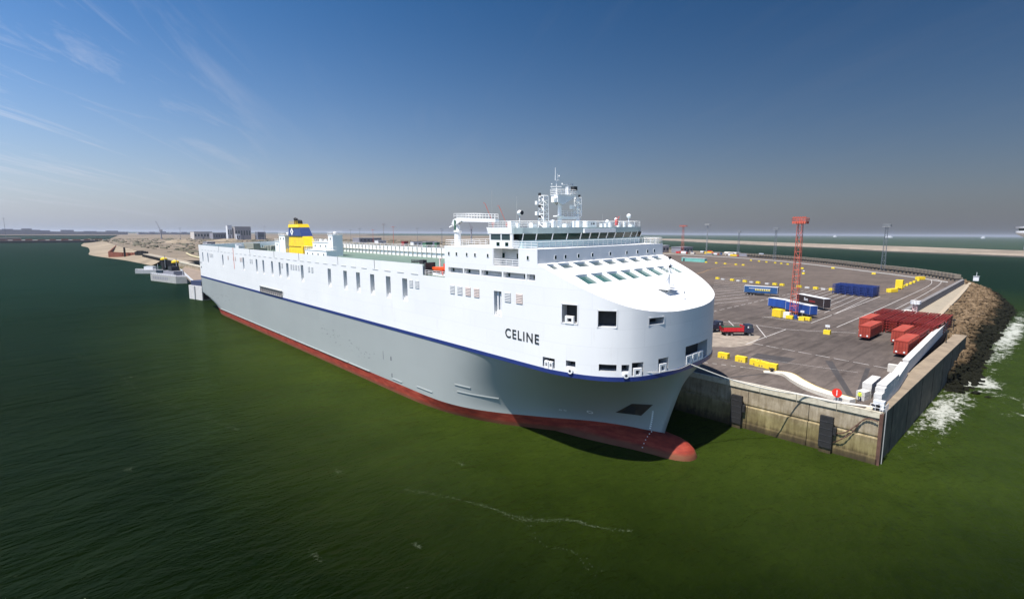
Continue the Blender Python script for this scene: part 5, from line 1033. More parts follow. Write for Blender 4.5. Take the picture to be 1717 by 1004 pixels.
# ship-deck cars / trailers (top-level things standing on deck)
def on_ship(x, y): a = rad(1); return (x, YS + 17.5 + (y - 17.5) * math.cos(a) - 26.8 * math.sin(a), .305 + (y - 17.5) * math.sin(a) + 26.8 * math.cos(a))
v = thing('deck_tractor', 'small white terminal tractor on the aft deck of the ship', 'tractor', on_ship(-233, 6), 0)
b = MB(); b.box(0, 5.2, -1.2, 1.2, .55, 1.1); b.build('chassis', TWHITE, v); b = MB(); b.box(.2, 2.0, -1.1, 1.1, 1.1, 3.0); b.box(2.2, 5.0, -1.15, 1.15, 1.1, 2.5); b.build('cab', TWHITE, v)
[wheel1(x, s_, TYRE, v, .52) for x in (1, 4) for s_ in (-1, 1)]; MB().box(.15, .2, -.9, .9, 1.9, 2.8).build('windscreen', GLASS, v)
t = thing('flat_trailer', 'long grey covered trailer on the aft deck left of the funnel', 'trailer', on_ship(-246, 9), 0)
b = MB(); b.box(14.5, 27.5, -1.25, 1.25, 1.1, 3.5); b.build('tilt_cover', mat('khaki_paint', (0.24, 0.24, 0.2)), t); b = MB(); b.box(14.5, 27.5, -1.2, 1.2, .8, 1.1); b.build('chassis', BLACK, t); [wheel1(x, s_, TYRE, t) for x in (16, 17.4, 25) for s_ in (-1, 1)]
# ================================================================== MOORING LINES
def rope(label, pts, r=.08, lag=None):
    o = thing('mooring_line', label, 'rope', pts[0]); b = MB([-c for c in pts[0]]); k = catmull(pts, 8)
    for p, q in zip(k, k[1:]): b.tube(p, q, r, 5, cap=False)
    b.build('rope_strand', ROPE, o)
rope('thick white mooring rope from the bow port across the shadow to the quay corner', [(-38.5, YS + 17.0, 15.2), (-35.2, 81, 11.7), (-31.6, 87, 9.7), (-28, 91.8, 8.55), (-23, 92.2, 8.45), (-17.8, 93.2, 8.75)], .10)
rope('second mooring rope lying along the quay coping beside the thick one', [(-41.5, YQ + .1, 8.4), (-36, YQ + .3, 8.42), (-30, YQ + .25, 8.42), (-24, YQ + .5, 8.42), (-18.2, YQ + .9, 8.7)], .07)
rope('thin head line sagging round the bow plating below the fairlead ports', [(-40.2, YS + 6.2, 15.35), (-38.9, YS + 9.2, 15.15), (-38.05, YS + 13.5, 15.0), (-38.0, YS + 17.0, 15.2)], .035)

# ================================================================== YARD OBJECTS
# yellow blocks
def yblock(proto, x, y, rz, label, group, L_=2.2):
    if proto is None:
        o = thing('concrete_block', label, 'concrete block', (x, y, ZQ), rz, group)
        b = MB(); b.box(-L_ / 2, L_ / 2, -.55, .55, 0, 1.15); b.box(-L_ / 2 + .35, -L_ / 2 + .6, -.15, .15, 1.15, 1.2); b.box(L_ / 2 - .6, L_ / 2 - .35, -.15, .15, 1.15, 1.2); b.build('block', YBLOCK, o)
        b = MB(); b.box(-.35, -.05, -.56, -.55, .1, .45); b.box(.15, .45, -.56, -.55, .1, .45); b.build('fork_slot', mat('ochre_shade', (0.30, 0.22, 0.05), .8, .1, 1), o)
        return o
    return clone(proto, (x, y, ZQ), rz, label, group)
pb = None
for i, (x, y, ln) in enumerate([(-49.2, 108.7, 0), (-45.2, 108.3, 0), (-41.9, 107.7, 0), (-40.6, 107.2, 0), (-38.5, 106.9, 0)]):
    lb = ['yellow concrete block nearest the ship bow on the quay', 'second yellow block from the ship bow on the quay', 'third yellow block from the ship bow, touching its right neighbour', 'short yellow block pressed against the third one on the quay', 'yellow block nearest the curved white kerb'][i]
    o = yblock(pb, x, y, rad(-3 + i), lb, 'yellow blocks on the quay'); pb = pb or o
g2 = 'yellow blocks in the row behind the trailers'
for i, (x, y) in enumerate([(-142.9, 301.1), (-132.3, 297.5), (-123.7, 294.5), (-115.4, 292), (-105.7, 289.7), (-101.8, 289), (-92.6, 286.5), (-84.2, 284), (-76.9, 283)]):
    yblock(pb, x, y, rad(-20), '%s yellow block from the left in the long row behind the trailers' % ORD[i], g2)
wbk = None
for i, (x, y) in enumerate([(-138.7, 299.3), (-128, 296), (-119.5, 293.3), (-110, 290.6), (-88.4, 285.3), (-80.5, 283.5)]):
    lb = '%s white block from the left in the row of yellow blocks' % ORD[i]
    if wbk is None:
        wbk = thing('concrete_block', lb, 'concrete block', (x, y, ZQ), rad(-20), 'white blocks in the row behind the trailers'); MB().box(-1.1, 1.1, -.5, .5, 0, .8).build('block', WPAINT, wbk)
    else: clone(wbk, (x, y, ZQ), rad(-20), lb)
g3 = 'yellow blocks in the far yard row'
for i, (x, y) in enumerate([(-234.1, 468), (-221.7, 463), (-211.4, 458.9), (-199.8, 455), (-192.1, 452)]):
    yblock(pb, x, y, rad(-20), '%s yellow block from the left in the far yard row' % ORD[i], g3)
g4 = 'yellow blocks along the far bend of the road'
for i, (x, y) in enumerate([(-56.2, 296.6), (-56.5, 304.1), (-56.6, 312.3), (-56.7, 320.8), (-57.2, 331.6), (-57.7, 343.1), (-58.2, 355.3), (-58.8, 368.3), (-59.5, 384.9), (-60.2, 399.9)]):
    yblock(pb, x, y, rad(88), '%s yellow block from the near end along the road bend' % ORD[i], g4)
for i, (x, y) in enumerate([(-199, 520), (-188, 512), (-180, 505), (-172, 498), (-210, 530), (-222, 540)]):
    yblock(pb, x, y, rad(-45), '%s yellow block of the loose line before the pale kerb' % ORD[i], 'yellow blocks before the pale kerb')
for (x, y, lb) in ((-142.7, 445, 'yellow block standing alone in the middle of the far yard'), (-90.6, 424.7, 'small yellow block alone near the wave wall'), (-128, 470, 'yellow block pair member near the far light mast')): yblock(pb, x, y, 0, lb, None)
def ybox(x, y, L_, W_, H, label, rz=0, legs=False):
    o = thing('yellow_container', label, 'container', (x, y, ZQ), rz); b = MB(); z0 = .5 if legs else .1
    b.box(-L_ / 2, L_ / 2, -W_ / 2, W_ / 2, z0, z0 + H); b.build('tank', YBLOCK, o)
    b = MB(); k = int(L_ / .5)
    for i in range(k): x_ = -L_ / 2 + .2 + i * .5; b.box(x_, x_ + .15, -W_ / 2 - .06, -W_ / 2, z0 + .15, z0 + H - .15); b.box(x_, x_ + .15, W_ / 2, W_ / 2 + .06, z0 + .15, z0 + H - .15)
    b.build('ribs', YELLOW, o)
    b = MB(); [b.box(sx * L_ / 2 - .1, sx * L_ / 2 + .1, sy * W_ / 2 - .1, sy * W_ / 2 + .1, 0, z0 + .02) for sx in (-.9, .9) for sy in (-.9, .9)]; b.build('foot', YELLOW, o); return o
ybox(-63.0, 177.5, 3.3, 2.0, 2.5, 'big ribbed yellow bin at the foot of the red mast', rad(-20))
ybox(-54.6, 177.2, 2.9, 1.3, 1.0, 'low yellow box right of the red mast', rad(-10))
ybox(-59.0, 176.2, 2.0, 1.4, 1.0, 'small yellow and orange box directly before the red mast', rad(0))
ybox(-55.6, 298, 5.2, 2.2, 1.6, 'long yellow bin by the near end of the road bend', rad(70)); ybox(-60.5, 396, 5.2, 2.2, 1.8, 'yellow bin at the far end of the block row', rad(60))
ybox(-56.6, 318, 3.0, 2.4, 4.2, 'tall yellow frame tank between the bins at the road bend', 0, True)
def signblock(x, y, label, h=2.3):
    o = thing('sign_block', label, 'sign', (x, y, ZQ)); MB().box(-.8, .8, -.6, .6, 0, 1.1).build('block', YBLOCK, o); MB().tube((0, 0, 1.1), (0, 0, h + .4), .06, 6).build('post', STEEL, o)
    b = MB(); b.box(-.55, .55, -.05, .0, h - .4, h + .25); b.build('sign_panel', TWHITE, o)
signblock(-42.8, 156.8, 'white sign on a yellow block in the middle of the near yard')
signblock(-123, 387, 'sign on a yellow block in the middle of the far yard')
signblock(-55.4, 176.0, 'white sign in front of the plain blue trailer', 2.9)
# red round sign at the quay edge
o = thing('round_sign', 'red round sign with a white bar at the quay edge', 'sign', (-23.3, 93.2, ZQ)); b = MB(); b.tube((-.22, 0, 0), (-.22, 0, 1.1), .04, 6); b.tube((.22, 0, 0), (.22, 0, 1.1), .04, 6); b.build('post', TWHITE, o)
b = MB(); b.tube((0, -.08, 1.55), (0, -.02, 1.55), .72, 24); b.build('sign_disc', REDP, o); MB().box(-.07, .07, -.1, -.08, 1.1, 2.0).build('white_bar', TWHITE, o)
# curved white kerb
kb = thing('white_kerb', 'curved white concrete ramp kerb sweeping from bollard to quay corner', 'kerb', (-30, 99, ZQ)); pts = catmull([(-38.6, 103.2), (-36.5, 104.2), (-34.4, 103.9), (-31.6, 100.6), (-28.6, 97.6), (-26.0, 96.0), (-23.4, 94.9), (-21.3, 94.3)], 8)
b = MB((30, -99, -ZQ)); b2 = MB((30, -99, -ZQ))
for i, (p, q) in enumerate(zip(pts, pts[1:])):
    w = interp(i / len(pts), [(0, 1.2), (.2, 2.0), (.5, 2.3), (1, 1.7)]); h = interp(i / len(pts), [(0, .12), (.25, .45), (1, .75)])
    b.rbox(p, q, w, ZQ, ZQ + h)
    d = (Vector(q) - Vector(p)).normalized(); nn = Vector((-d.y, d.x)) * (w / 2 + .03); b2.rbox((p[0] + nn.x, p[1] + nn.y), (q[0] + nn.x, q[1] + nn.y), .14, ZQ, ZQ + h + .02)
b.build('kerb_body', mat('kerb_white', (0.60, 0.57, 0.50), .85, .12, .8, bump=.3, bscale=2, dirt=(.3, .26, .2), dirt_amt=.7, dscale=.8), kb); b2.build('yellow_edge', mat('faded_yellow', (0.55, 0.38, 0.06), .8, .2, 1), kb)
# white stacked block walls at the corner
def blockwall(label, rows_, loc=(0, 0, 0)):
    o = thing('block_wall', label, 'wall', (rows_[0][0][0], rows_[0][0][1], ZQ)); ox, oy = -rows_[0][0][0], -rows_[0][0][1]; base = None
    for (p, q, w, h) in rows_:
        ln = math.dist(p, q); k = max(1, round(ln / 1.6)); hh = max(1, round(h / .8)); a_ = math.atan2(q[1] - p[1], q[0] - p[0])
        for r in range(hh):
            for i in range(k):
                t0, t1 = i / k, (i + 1) / k; g_ = .02 / ln * 1.2
                c0_ = (p[0] + (q[0] - p[0]) * (t0 + g_), p[1] + (q[1] - p[1]) * (t0 + g_)); c1_ = (p[0] + (q[0] - p[0]) * (t1 - g_), p[1] + (q[1] - p[1]) * (t1 - g_))
                b = MB((ox, oy, 0)); j = random.uniform(-.03, .03); b.rbox(c0_, c1_, w + j, r * h / hh, (r + 1) * h / hh - .035); b.build('block', WPAINT, o)
    return o
blockwall('short stepped wall of pale blocks nearest the worker', [((-21.0, 97.2), (-20.6, 99.0), 1.3, 1.5), ((-20.6, 99.1), (-20.7, 105.6), 1.3, 2.6)])
blockwall('tall pale block wall right at the quay corner', [((-18.7, 95.4), (-17.6, 95.4), 1.5, 2.3), ((-18.9, 96.9), (-17.6, 96.9), 1.4, 2.9), ((-18.4, 97.8), (-18.6, 108.0), 1.3, 3.1), ((-18.6, 108.1), (-19.6, 121.5), 1.3, 2.6)])
lw = thing('flood_wall', 'long straight pale flood wall beside the red trailers', 'wall', (-20, 123, ZQ))
for i in range(17):
    p = (-19.75 - i * .145, 123.6 + i * 3.95); b = MB((20, -123, 0)); b.rbox(p, (p[0] - .143, p[1] + 3.9), .9, 0, 2.5); b.rbox(p, (p[0] - .143, p[1] + 3.9), 1.15, 2.5, 2.62); b.build('wall_segment', WPAINT, lw)
MB((20, -123, 0)).box(-22.3, -19.3, 122.2, 123.3, 0, 1.5).build('end_block', CONC, lw)
# white hut on the corner with winch
o = thing('winch_box', 'small white cabinet with a dark winch on the quay corner', 'cabinet', (-17.7, 93.9, ZQ)); MB().box(-.7, .7, -.5, .5, 0, 1.5).build('cabinet_body', TWHITE, o); b = MB(); b.tube((-.6, -.7, .6), (.2, -.9, 1.1), .12, 6); b.ball((-.7, -.75, .8), .2, 8, 5); b.build('winch_arm', TRUCKD, o); b = MB(); b.rail([(-.9, -1.0, 0), (1.0, -1.0, 0), (1.0, .9, 0)], 1.1, .03, .7, 2); b.build('hand_rail', TWHITE, o)
# person in hi-vis
def person(loc, rz):
    o = thing('person', 'worker in yellow high visibility jacket and dark trousers by the pale blocks', 'person', loc, rz)
    V_ = [(0, 0, .95, .13), (0, 0, 1.15, .14), (0, 0, 1.40, .17), (0, 0, 1.52, .07), (0, .01, 1.66, .10), (0, 0, 1.76, .085), (.10, 0, .88, .10), (.12, .04, .48, .075), (.13, .0, .09, .055), (.13, .12, .04, .05), (-.10, 0, .88, .10), (-.14, -.04, .48, .075), (-.16, -.08, .09, .055), (-.16, .04, .04, .05),
          (.20, 0, 1.42, .065), (.27, .02, 1.16, .05), (.24, .16, .96, .04), (.23, .22, .90, .035), (-.20, 0, 1.42, .065), (-.28, -.03, 1.15, .05), (-.30, .06, .90, .038), (-.30, .08, .83, .035)]
    E_ = [(0, 1), (1, 2), (2, 3), (3, 4), (4, 5), (0, 6), (6, 7), (7, 8), (8, 9), (0, 10), (10, 11), (11, 12), (12, 13), (2, 14), (14, 15), (15, 16), (16, 17), (2, 18), (18, 19), (19, 20), (20, 21)]
    me = bpy.data.meshes.new('body'); me.from_pydata([v_[:3] for v_ in V_], E_, []); bo = bpy.data.objects.new('tmpbody', me); C.objects.link(bo)
    sk = bo.modifiers.new('s', 'SKIN'); 
    for i, v_ in enumerate(V_): me.skin_vertices[0].data[i].radius = (v_[3], v_[3] * .85)
    me.skin_vertices[0].data[0].use_root = True
    bo.modifiers.new('sub', 'SUBSURF').levels = 1
    dg = bpy.context.evaluated_depsgraph_get(); dg.update(); m2 = bpy.data.meshes.new_from_object(bo.evaluated_get(dg)); bpy.data.objects.remove(bo); m2.materials.clear()
    for k in (NAVYC, HIVIS, SKIN): m2.materials.append(k)
    for p_ in m2.polygons:
        z = p_.center.z; ax = abs(p_.center.x); p_.material_index = 0 if (z < .86 and ax < .22) else (2 if z > 1.54 or (ax > .2 and z < .95) else 1); p_.use_smooth = True
    bb = bpy.data.objects.new('body', m2); C.objects.link(bb); bb.parent = o
    b = MB(); b.ball((0, .0, 1.76), .135, 10, 8); b.lathe((0, .02, 1.74), [(.17, 0), (.17, .02), (.1, .03)], 10); b.build('helmet', TWHITE, o, smooth=True)
person((-20.9, 96.4, ZQ), rad(170))
# red lorry and the darker one behind it
def lorry(label, loc, rz, bedm, cabm, tarp, cat='truck'):
    t = thing('dump_truck', label, cat, loc, rz)
    b = MB(); b.box(-4.0, 3.6, -.9, .9, .75, 1.05); b.build('chassis', mat('dark_steel', (0.05, 0.05, 0.055)), t)
    b = MB(); b.box(-4.2, 1.2, -1.22, -1.14, 1.2, 2.25); b.box(-4.2, 1.2, 1.14, 1.22, 1.2, 2.25); b.box(-4.2, 1.2, -1.14, 1.14, 1.1, 1.24); b.box(1.2, 1.3, -1.22, 1.22, 1.1, 2.75); b.face([(-4.2, -1.2, 1.2), (-4.2, 1.2, 1.2), (-4.5, 1.2, 2.2), (-4.5, -1.2, 2.2)]); [b.box(x, x + .12, -1.28, -1.22, 1.2, 2.25) for x in (-3.4, -2.2, -1, .2)]; b.build('tipper_body', bedm, t)
    b = MB(); b.prism([(-4, -1.1), (1.1, -1.1), (1.1, 1.1), (-4, 1.1)], 1.9, 2.3); b.build('load_cover', tarp, t)
    b = MB(); b.prism([(2.0, -1.2), (3.9, -1.2), (4.05, 0), (3.9, 1.2), (2.0, 1.2)], .85, 2.1); b.prism([(2.05, -1.15), (3.65, -1.15), (3.65, 1.15), (2.05, 1.15)], 2.1, 3.0); b.box(1.35, 2.0, -1.1, 1.1, 1.0, 2.6); cab = b.build('cab', cabm, t)
    b = MB(); b.face([(3.67, -1.0, 2.15), (3.67, 1.0, 2.15), (3.67, 1.0, 2.85), (3.67, -1.0, 2.85)]); b.box(2.7, 3.4, -1.17, -1.15, 2.1, 2.8); b.box(2.7, 3.4, 1.15, 1.17, 2.1, 2.8); b.build('window', GLASS2, cab)
    MB().box(2.25, 2.6, -1.19, -1.17, 1.5, 2.6).build('door_panel', TWHITE, cab)
    for x in (-3.2, -1.9, 2.9):
        for s_ in (-1.02, 1.02): b = MB(); wheels(b, x, (s_,), .52, .32); w_ = b.build('wheel', TYRE, t); b = MB(); wheels(b, x, (s_ * 1.17,), .26, .03); b.build('hub', CHROME, w_)
    return t
lorry('red tipper truck with a dark cab in the marked triangle beside the ship bow', (-58.6, 136.6, ZQ), math.atan2(6.1, 5.4), TRUCKR, TRUCKD, TRUCKG)
lorry('dark blue truck half hidden behind the ship bow', (-65.4, 135.0, ZQ), math.atan2(1, .3), TRUCKD, TRUCKD, TRUCKD)
# red containers on roll trailers
def redbox(label, x, y):
    t = thing('container_trailer', label, 'container', (x, y, ZQ), 0, 'red containers on roll trailers')
    b = MB(); b.box(-1.25, 1.25, 0, 12.2, .95, 3.75); b.build('container', REDC, t)
    b = MB(); [b.box(s_ * 1.25 - .05 * (s_ < 0), s_ * 1.25 + .05 * (s_ > 0), .3 + i * .5, .52 + i * .5, 1.15, 3.55) for s_ in (-1, 1) for i in range(24)]; [b.box(-1.1 + i * .45, -.9 + i * .45, -.05, 0, 1.5, 3.5) for i in range(5)]; b.box(-1.27, 1.27, -.07, .2, 3.6, 3.8); b.box(-1.27, 1.27, -.07, .2, .9, 1.1); b.build('corrugation', REDC, t)
    [MB().box(x_ - .035, x_ + .035, -.12, -.05, 1.1, 3.6).build('door_bar', REDT, t) for x_ in (-.85, -.3, .3, .85)]
    b = MB(); b.box(-1.2, 1.2, 0, 12.2, .72, .93); b.build('trailer_bed', REDT, t); [MB().tube((s_ - .2, y_, .42), (s_ + .2, y_, .42), .42, 10).build('wheel', TYRE, t) for s_ in (-.8, .8) for y_ in (8.6, 9.8)]
    for s_ in (-.72, .72): b = MB(); b.tube((s_, -.14, 1.28), (s_, -.07, 1.28), .2, 10); b.build('lamp_disc', WHITE2, t)
    return t
def wheels_y(b, y):
    for s_ in (-.8, .8): b.tube((s_ - .2, y, .42), (s_ + .2, y, .42), .42, 10)
redbox('nearest red container beside the long pale flood wall', -23.3, 138.6)
redbox('red container left of all others, front toward the open yard', -33.75, 154.3)
redbox('red container behind the nearest one, against the trailer stacks', -26.6, 153.0)
redbox('red container at the back left of the trailer stacks', -37.2, 169.0)
def flatstack(x, y, n_, label, m, proto=None, z=0, group='stacks of red flat trailers'):
    if proto: return clone(proto, (x, y, ZQ), random.uniform(-.01, .01), label, group)
    t = thing('flat_trailer_stack', label, 'trailer stack', (x, y, ZQ), 0, group)
    for k in range(n_):
        z0 = .55 + k * .72; b = MB(); [b.box(x_ - w_, x_ + w_, 0, 12.2, z0, z0 + .26) for x_, w_ in ((-1.1, .12), (-.36, .06), (.36, .06), (1.1, .12))]; [b.box(-1.2, 1.2, .0 + i * 1.7, .22 + i * 1.7, z0 + .06, z0 + .2) for i in range(8)]
        b.box(-1.2, -1.0, 9.5, 10.3, z0 - .46, z0); b.box(1.0, 1.2, 9.5, 10.3, z0 - .46, z0); b.box(-1.2, -1.0, .1, .3, z0 - .46, z0); b.box(1.0, 1.2, .1, .3, z0 - .46, z0); b.build('flat_trailer', m, t)
    [MB().tube((s_ - .2, y_, .42), (s_ + .2, y_, .42), .42, 10).build('wheel', TYRE, t) for s_ in (-.8, .8) for y_ in (8.4, 9.6)]; return t
fs = None; spots = []
for c_ in range(5): spots.append((-34.4 + c_ * 2.95, 171.5)); 
for c_ in range(6): spots.append((-37.4 + c_ * 2.95, 185.6))
spots += [(-23.3, 152.0), (-22.9, 166.0)]
for i, (x, y) in enumerate(spots):
    lb = ('%s stack from the left in the front row of red flat trailers' % ORD[i]) if i < 5 else (('%s stack from the left in the rear row of red flat trailers' % ORD[i - 5]) if i < 11 else ('red flat trailers stacked directly behind the nearest red container' if i == 11 else 'red flat trailer stack beside the middle of the flood wall'))
    o = flatstack(x, y, 5, lb, REDT, fs); fs = fs or o
# stacks of blue flats
bs = None
for i in range(6):
    x, y = -71.5 + i * 2.85, 268.5 - i * .9; lb = '%s stack from the left of dark blue flat trailers beyond the black trailer' % ORD[i]
    if bs is None: bs = flatstack(x, y, 6, lb, FBLUE, None, group='stacks of blue flat trailers')
    else: flatstack(x, y, 6, lb, FBLUE, bs, group='stacks of blue flat trailers')
# lattice light masts
def lightmast(label, x, y, H, w0, w1, m, head=2.6, detail=True, name='light_mast', group=None, base=ZQ):
    t = thing(name, label, 'light mast', (x, y, base), 0, group)
    b = MB(); n_ = max(6, int(H / (1.9 if detail else 3.5))); r = .06 if detail else .075
    def c_(k, i): tt = k / n_; ww_ = w0 + (w1 - w0) * tt; return ((-1, 1, 1, -1)[i] * ww_ / 2, (-1, -1, 1, 1)[i] * ww_ / 2, H * tt)
    for i in range(4):
        bl = MB(); bl.tube(c_(0, i), c_(n_, i), r * 1.4, 5); bl.build('mast_leg', m, t)
    for k in range(n_):
        for i in range(4):
            j = (i + 1) % 4; b.tube(c_(k + 1, i), c_(k + 1, j), r * .8, 4, cap=False); b.tube(c_(k, i if k % 2 else j), c_(k + 1, j if k % 2 else i), r * .8, 4, cap=False)
    b.build('cross_bracing', m, t)
    b = MB(); b.box(-head, head, -head * .6, head * .6, H - .3, H - .1); b.rail([(-head, -head * .6, H - .1), (head, -head * .6, H - .1), (head, head * .6, H - .1), (-head, head * .6, H - .1), (-head, -head * .6, H - .1)], 1.0, .07, 1.2, 2); b.build('head_platform', m, t)
    b = MB()
    for i in range(6): x_ = -head + .4 + i * (2 * head - .8) / 5; b.box(x_ - .25, x_ + .25, -head * .6 - .3, -head * .6, H - .9, H - .3); b.box(x_ - .25, x_ + .25, head * .6, head * .6 + .3, H - .9, H - .3); b.box(x_ - .2, x_ + .2, -head * .6 - .1, -head * .6 + .3, H + .9, H + 1.3)
    b.build('floodlights', m if m is MASTR else STEEL, t)
    return t
rm = lightmast('tall red lattice light mast standing beside the blue trailers', -59.1, 179.5, 31.2, 1.9, 1.3, MASTR, 2.1)
MB().box(-2.6, -.4, -2.4, -.6, 0, 1.9).build('base_cabinet', TWHITE, rm); MB().box(-1.6, 1.6, -1.6, 1.6, -.02, .35).build('mast_footing', CONC, rm); MB().box(.6, 1.7, -2.0, -1.2, 0, 1.3).build('blue_cabinet', CBLUE, rm)
lightmast('orange lattice mast rising behind the ship bridge', -368, 664, 38, 3.4, 1.6, MASTR, 4.6, False)
GHOST = mat('pale_mast_grey', (0.17, 0.19, 0.21), .6, .1, 1)
def pole(label, x, y, H, base=ZQ, m=STEEL, r=.35, head=2.2, group='slim light poles across the port'):
    t = thing('light_pole', label, 'light pole', (x, y, base), 0, group); MB().tube((0, 0, 0), (0, 0, H), r, 6, r * .45).build('pole', m, t)
    b = MB(); b.box(-head, head, -head * .5, head * .5, H - .5, H + .4); b.build('lamp_head', m, t)
lightmast('dark grey pole mast left of the big red mast on the far yard edge', -301.3, 601.4, 38.5, 1.2, .7, STEEL, 3.0, False)
lightmast('grey lattice mast beside the wave wall at the far yard bend', -96.5, 553.1 - 75, 34, 2.6, 1.4, GHOST, 2.6, False)
lightmast('faint grey lattice mast just right of the red mast', -214, 580, 33, 2.4, 1.2, GHOST, 2.4, False)
lightmast('faint grey mast beyond the yellow blocks between the two tall masts', -262, 600, 30, 2.2, 1.1, GHOST, 1.8, False)
for i, (x, y, H, m_) in enumerate([(-1532.6, 471.6, 42, STEEL), (-960, 527, 44, BROWN), (-1198, 592, 36, GHOST), (-1045.9, 598.3, 40, MASTR), (-1135.7, 718.4, 38, GHOST), (-1108.5, 773.3, 38, GHOST), (-1350, 640, 34, GHOST), (-1260, 660, 34, MASTR), (-1700, 300, 36, GHOST), (-1000, 700, 33, GHOST), (-2000, -60, 60, GHOST), (-700, 700, 34, GHOST)]):
    pole('%s light pole from the left on the sandy land behind the ship' % ORD[i], x, y, H, 7.7, m_, .55, 3.6)
# small beacon tower on the sea wall
o = thing('harbour_light', 'small white and red harbour light frame on the sea wall behind the red trailers', 'light beacon', (-31.6, 203.5, 7.2)); b = MB(); lattice(b, 0, 0, 2.0, 6.3, 1.3, 1.0, .9, .07); b.build('frame', mat('beacon_pink', (.62, .42, .40), .6, .1, 1), o); MB().tube((0, 0, 0), (0, 0, 2.2), .55, 10).build('base_drum', TWHITE, o); b = MB(); b.box(-1.2, 1.2, -1.0, 1.0, 6.3, 6.45); b.rail([(-1.2, -1, 6.4), (1.2, -1, 6.4), (1.2, 1, 6.4), (-1.2, 1, 6.4), (-1.2, -1, 6.4)], .9, .06, .8, 2); b.build('gallery', TWHITE, o)
o = thing('beacon_cabin', 'small white cabin at the far end of the wave wall', 'cabin', (-37.5, 424, 7.6)); MB().box(-1.3, 1.3, -1.3, 1.3, 0, 2.6).build('cabin_wall', TWHITE, o); MB().prism([(-1.5, -1.5), (1.5, -1.5), (1.5, 1.5), (-1.5, 1.5)], 2.6, 2.9).build('roof', STEEL, o); MB().tube((0, 0, 2.9), (0, 0, 5.2), .12, 6).build('lamp_post', TWHITE, o)
for (x, y, lb) in ((-19.0, 167, 'thin dark post on the quay ledge nearer the corner'), (-20.6, 192, 'thin dark post at the end of the flood wall')):
    o = thing('marker_post', lb, 'post', (x, y, 8.0)); MB().tube((0, 0, 0), (0, 0, 3.4), .1, 6).build('pole', BLACK, o); MB().box(-.35, .35, -.05, .05, 2.9, 3.3).build('cross_board', BLACK, o)
# teal container at the back yard
o = thing('teal_shed', 'pale teal container row behind the bow roof', 'shed', (-250, 476, ZQ), rad(-12)); MB().box(-15, 13, -1.6, 1.6, 0, 3.6).build('shed_wall', GCONT, o); MB().box(-15.2, 13.2, -1.8, 1.8, 3.6, 3.8).build('roof', TWHITE, o); MB().box(-13, -11, -1.66, -1.6, 0, 2.6).build('door', DARK, o)
# cluster of vehicles and stores on the land spit
rv = random.Random(11); cols = [TRUCKR, TWHITE, GREYB, YELLOW, REDC, BEIGE, TRUCKD, GREENC, TBLUE, BROWN]; nmc = ['red', 'white', 'grey', 'yellow', 'rust red', 'beige', 'dark', 'green', 'blue', 'brown']
k = 0; used = {}
for i in range(26):
    t_ = i / 25; x = -395 + 118 * t_ + rv.uniform(-5, 5); y = 690 + rv.uniform(-25, 45) - 30 * t_; ci = rv.randrange(10); L_ = rv.uniform(5, 12); hh = rv.uniform(2.2, 4.2)
    used[ci] = used.get(ci, 0) + 1; lb = '%s %s van from the left on the far spit of land' % (ORD[used[ci] - 1], nmc[ci])
    o = thing('parked_van', lb, 'van', (x, y, 7.7), rv.uniform(-.4, .4), 'vans and lorries on the far spit'); b = MB(); b.box(-L_ / 2, L_ / 2, -1.2, 1.2, .5, hh); b.build('body', cols[ci], o); b = MB(); b.box(L_ / 2, L_ / 2 + 1.6, -1.1, 1.1, .5, hh * .75); b.build('cab', cols[(ci * 3 + 1) % 10], o); [wheel1(x_, s_, TYRE, o) for x_ in (-L_ / 3, L_ / 3) for s_ in (-1, 1)]
o = thing('fuel_tank', 'long beige cylinder tank lying at the end of the spit', 'tank', (-300, 668, 7.7), rad(-25)); b = MB(); b.tube((-12, 0, 2.4), (14, 0, 2.0), 2.3, 12); b.build('tank_shell', BEIGE, o); b = MB(); b.box(-10, -8, -2, 2, 0, 1.2); b.box(8, 10, -2, 2, 0, 1.2); b.build('saddle', CONC, o)
o = thing('blue_barge', 'low blue barge hull beyond the wave wall', 'barge', (-258, 668, 7.2), rad(-35)); MB().prism([(-12, -2.5), (10, -2.5), (13, 0), (10, 2.5), (-12, 2.5)], 0, 2.4).build('hull', CBLUE, o); MB().box(-10, -5, -1.6, 1.6, 2.4, 4.4).build('deck_house', TWHITE, o)
# buildings
def bldg(label, x0, x1, y0, y1, h, m, roofm=STEEL, nw=6, z=7.7, cat='building', name='warehouse'):
    o = thing(name, label, cat, ((x0 + x1) / 2, (y0 + y1) / 2, z)); dx, dy = (x1 - x0) / 2, (y1 - y0) / 2
    MB().box(-dx, dx, -dy, dy, 0, h).build('wall', m, o); MB().box(-dx - .5, dx + .5, -dy - .5, dy + .5, h, h + .8).build('roof', roofm, o)
    for i in range(nw):
        x = -dx + 2 * dx * (i + .5) / nw; y = -dy + 2 * dy * (i + .5) / nw
        MB().box(dx, dx + .15, y - dy / nw * .55, y + dy / nw * .55, h * .35, h * .7).build('window', GLASS2, o)
    MB().box(dx, dx + .2, -3, 3, 0, h * .33).build('door', GREYB, o)
bldg('low beige warehouse leftmost behind the ship stern', -2190, -2130, 418, 476, 26, BEIGE); bldg('grey low warehouse between the beige one and the tall block', -2110, -2060, 462, 510, 22, GREYB); bldg('tall pale grey block with a white stair tower behind the stern', -1990, -1950, 505, 556, 44, mat('mid_cladding', (.33, .31, .31), .7, .08, .1))
bldg('narrow white stair tower at the left side of the tall block', -1985, -1965, 486, 500, 48, TWHITE, nw=2, name='stair_tower'); bldg('dark blue grey building right of the tall block', -1960, -1930, 572, 598, 26, mat('slate_wall', (.13, .15, .2), .7, .1, .1)); bldg('small white cabin before the tall block', -1880, -1870, 488, 500, 20, TWHITE, nw=2, name='white_cabin')
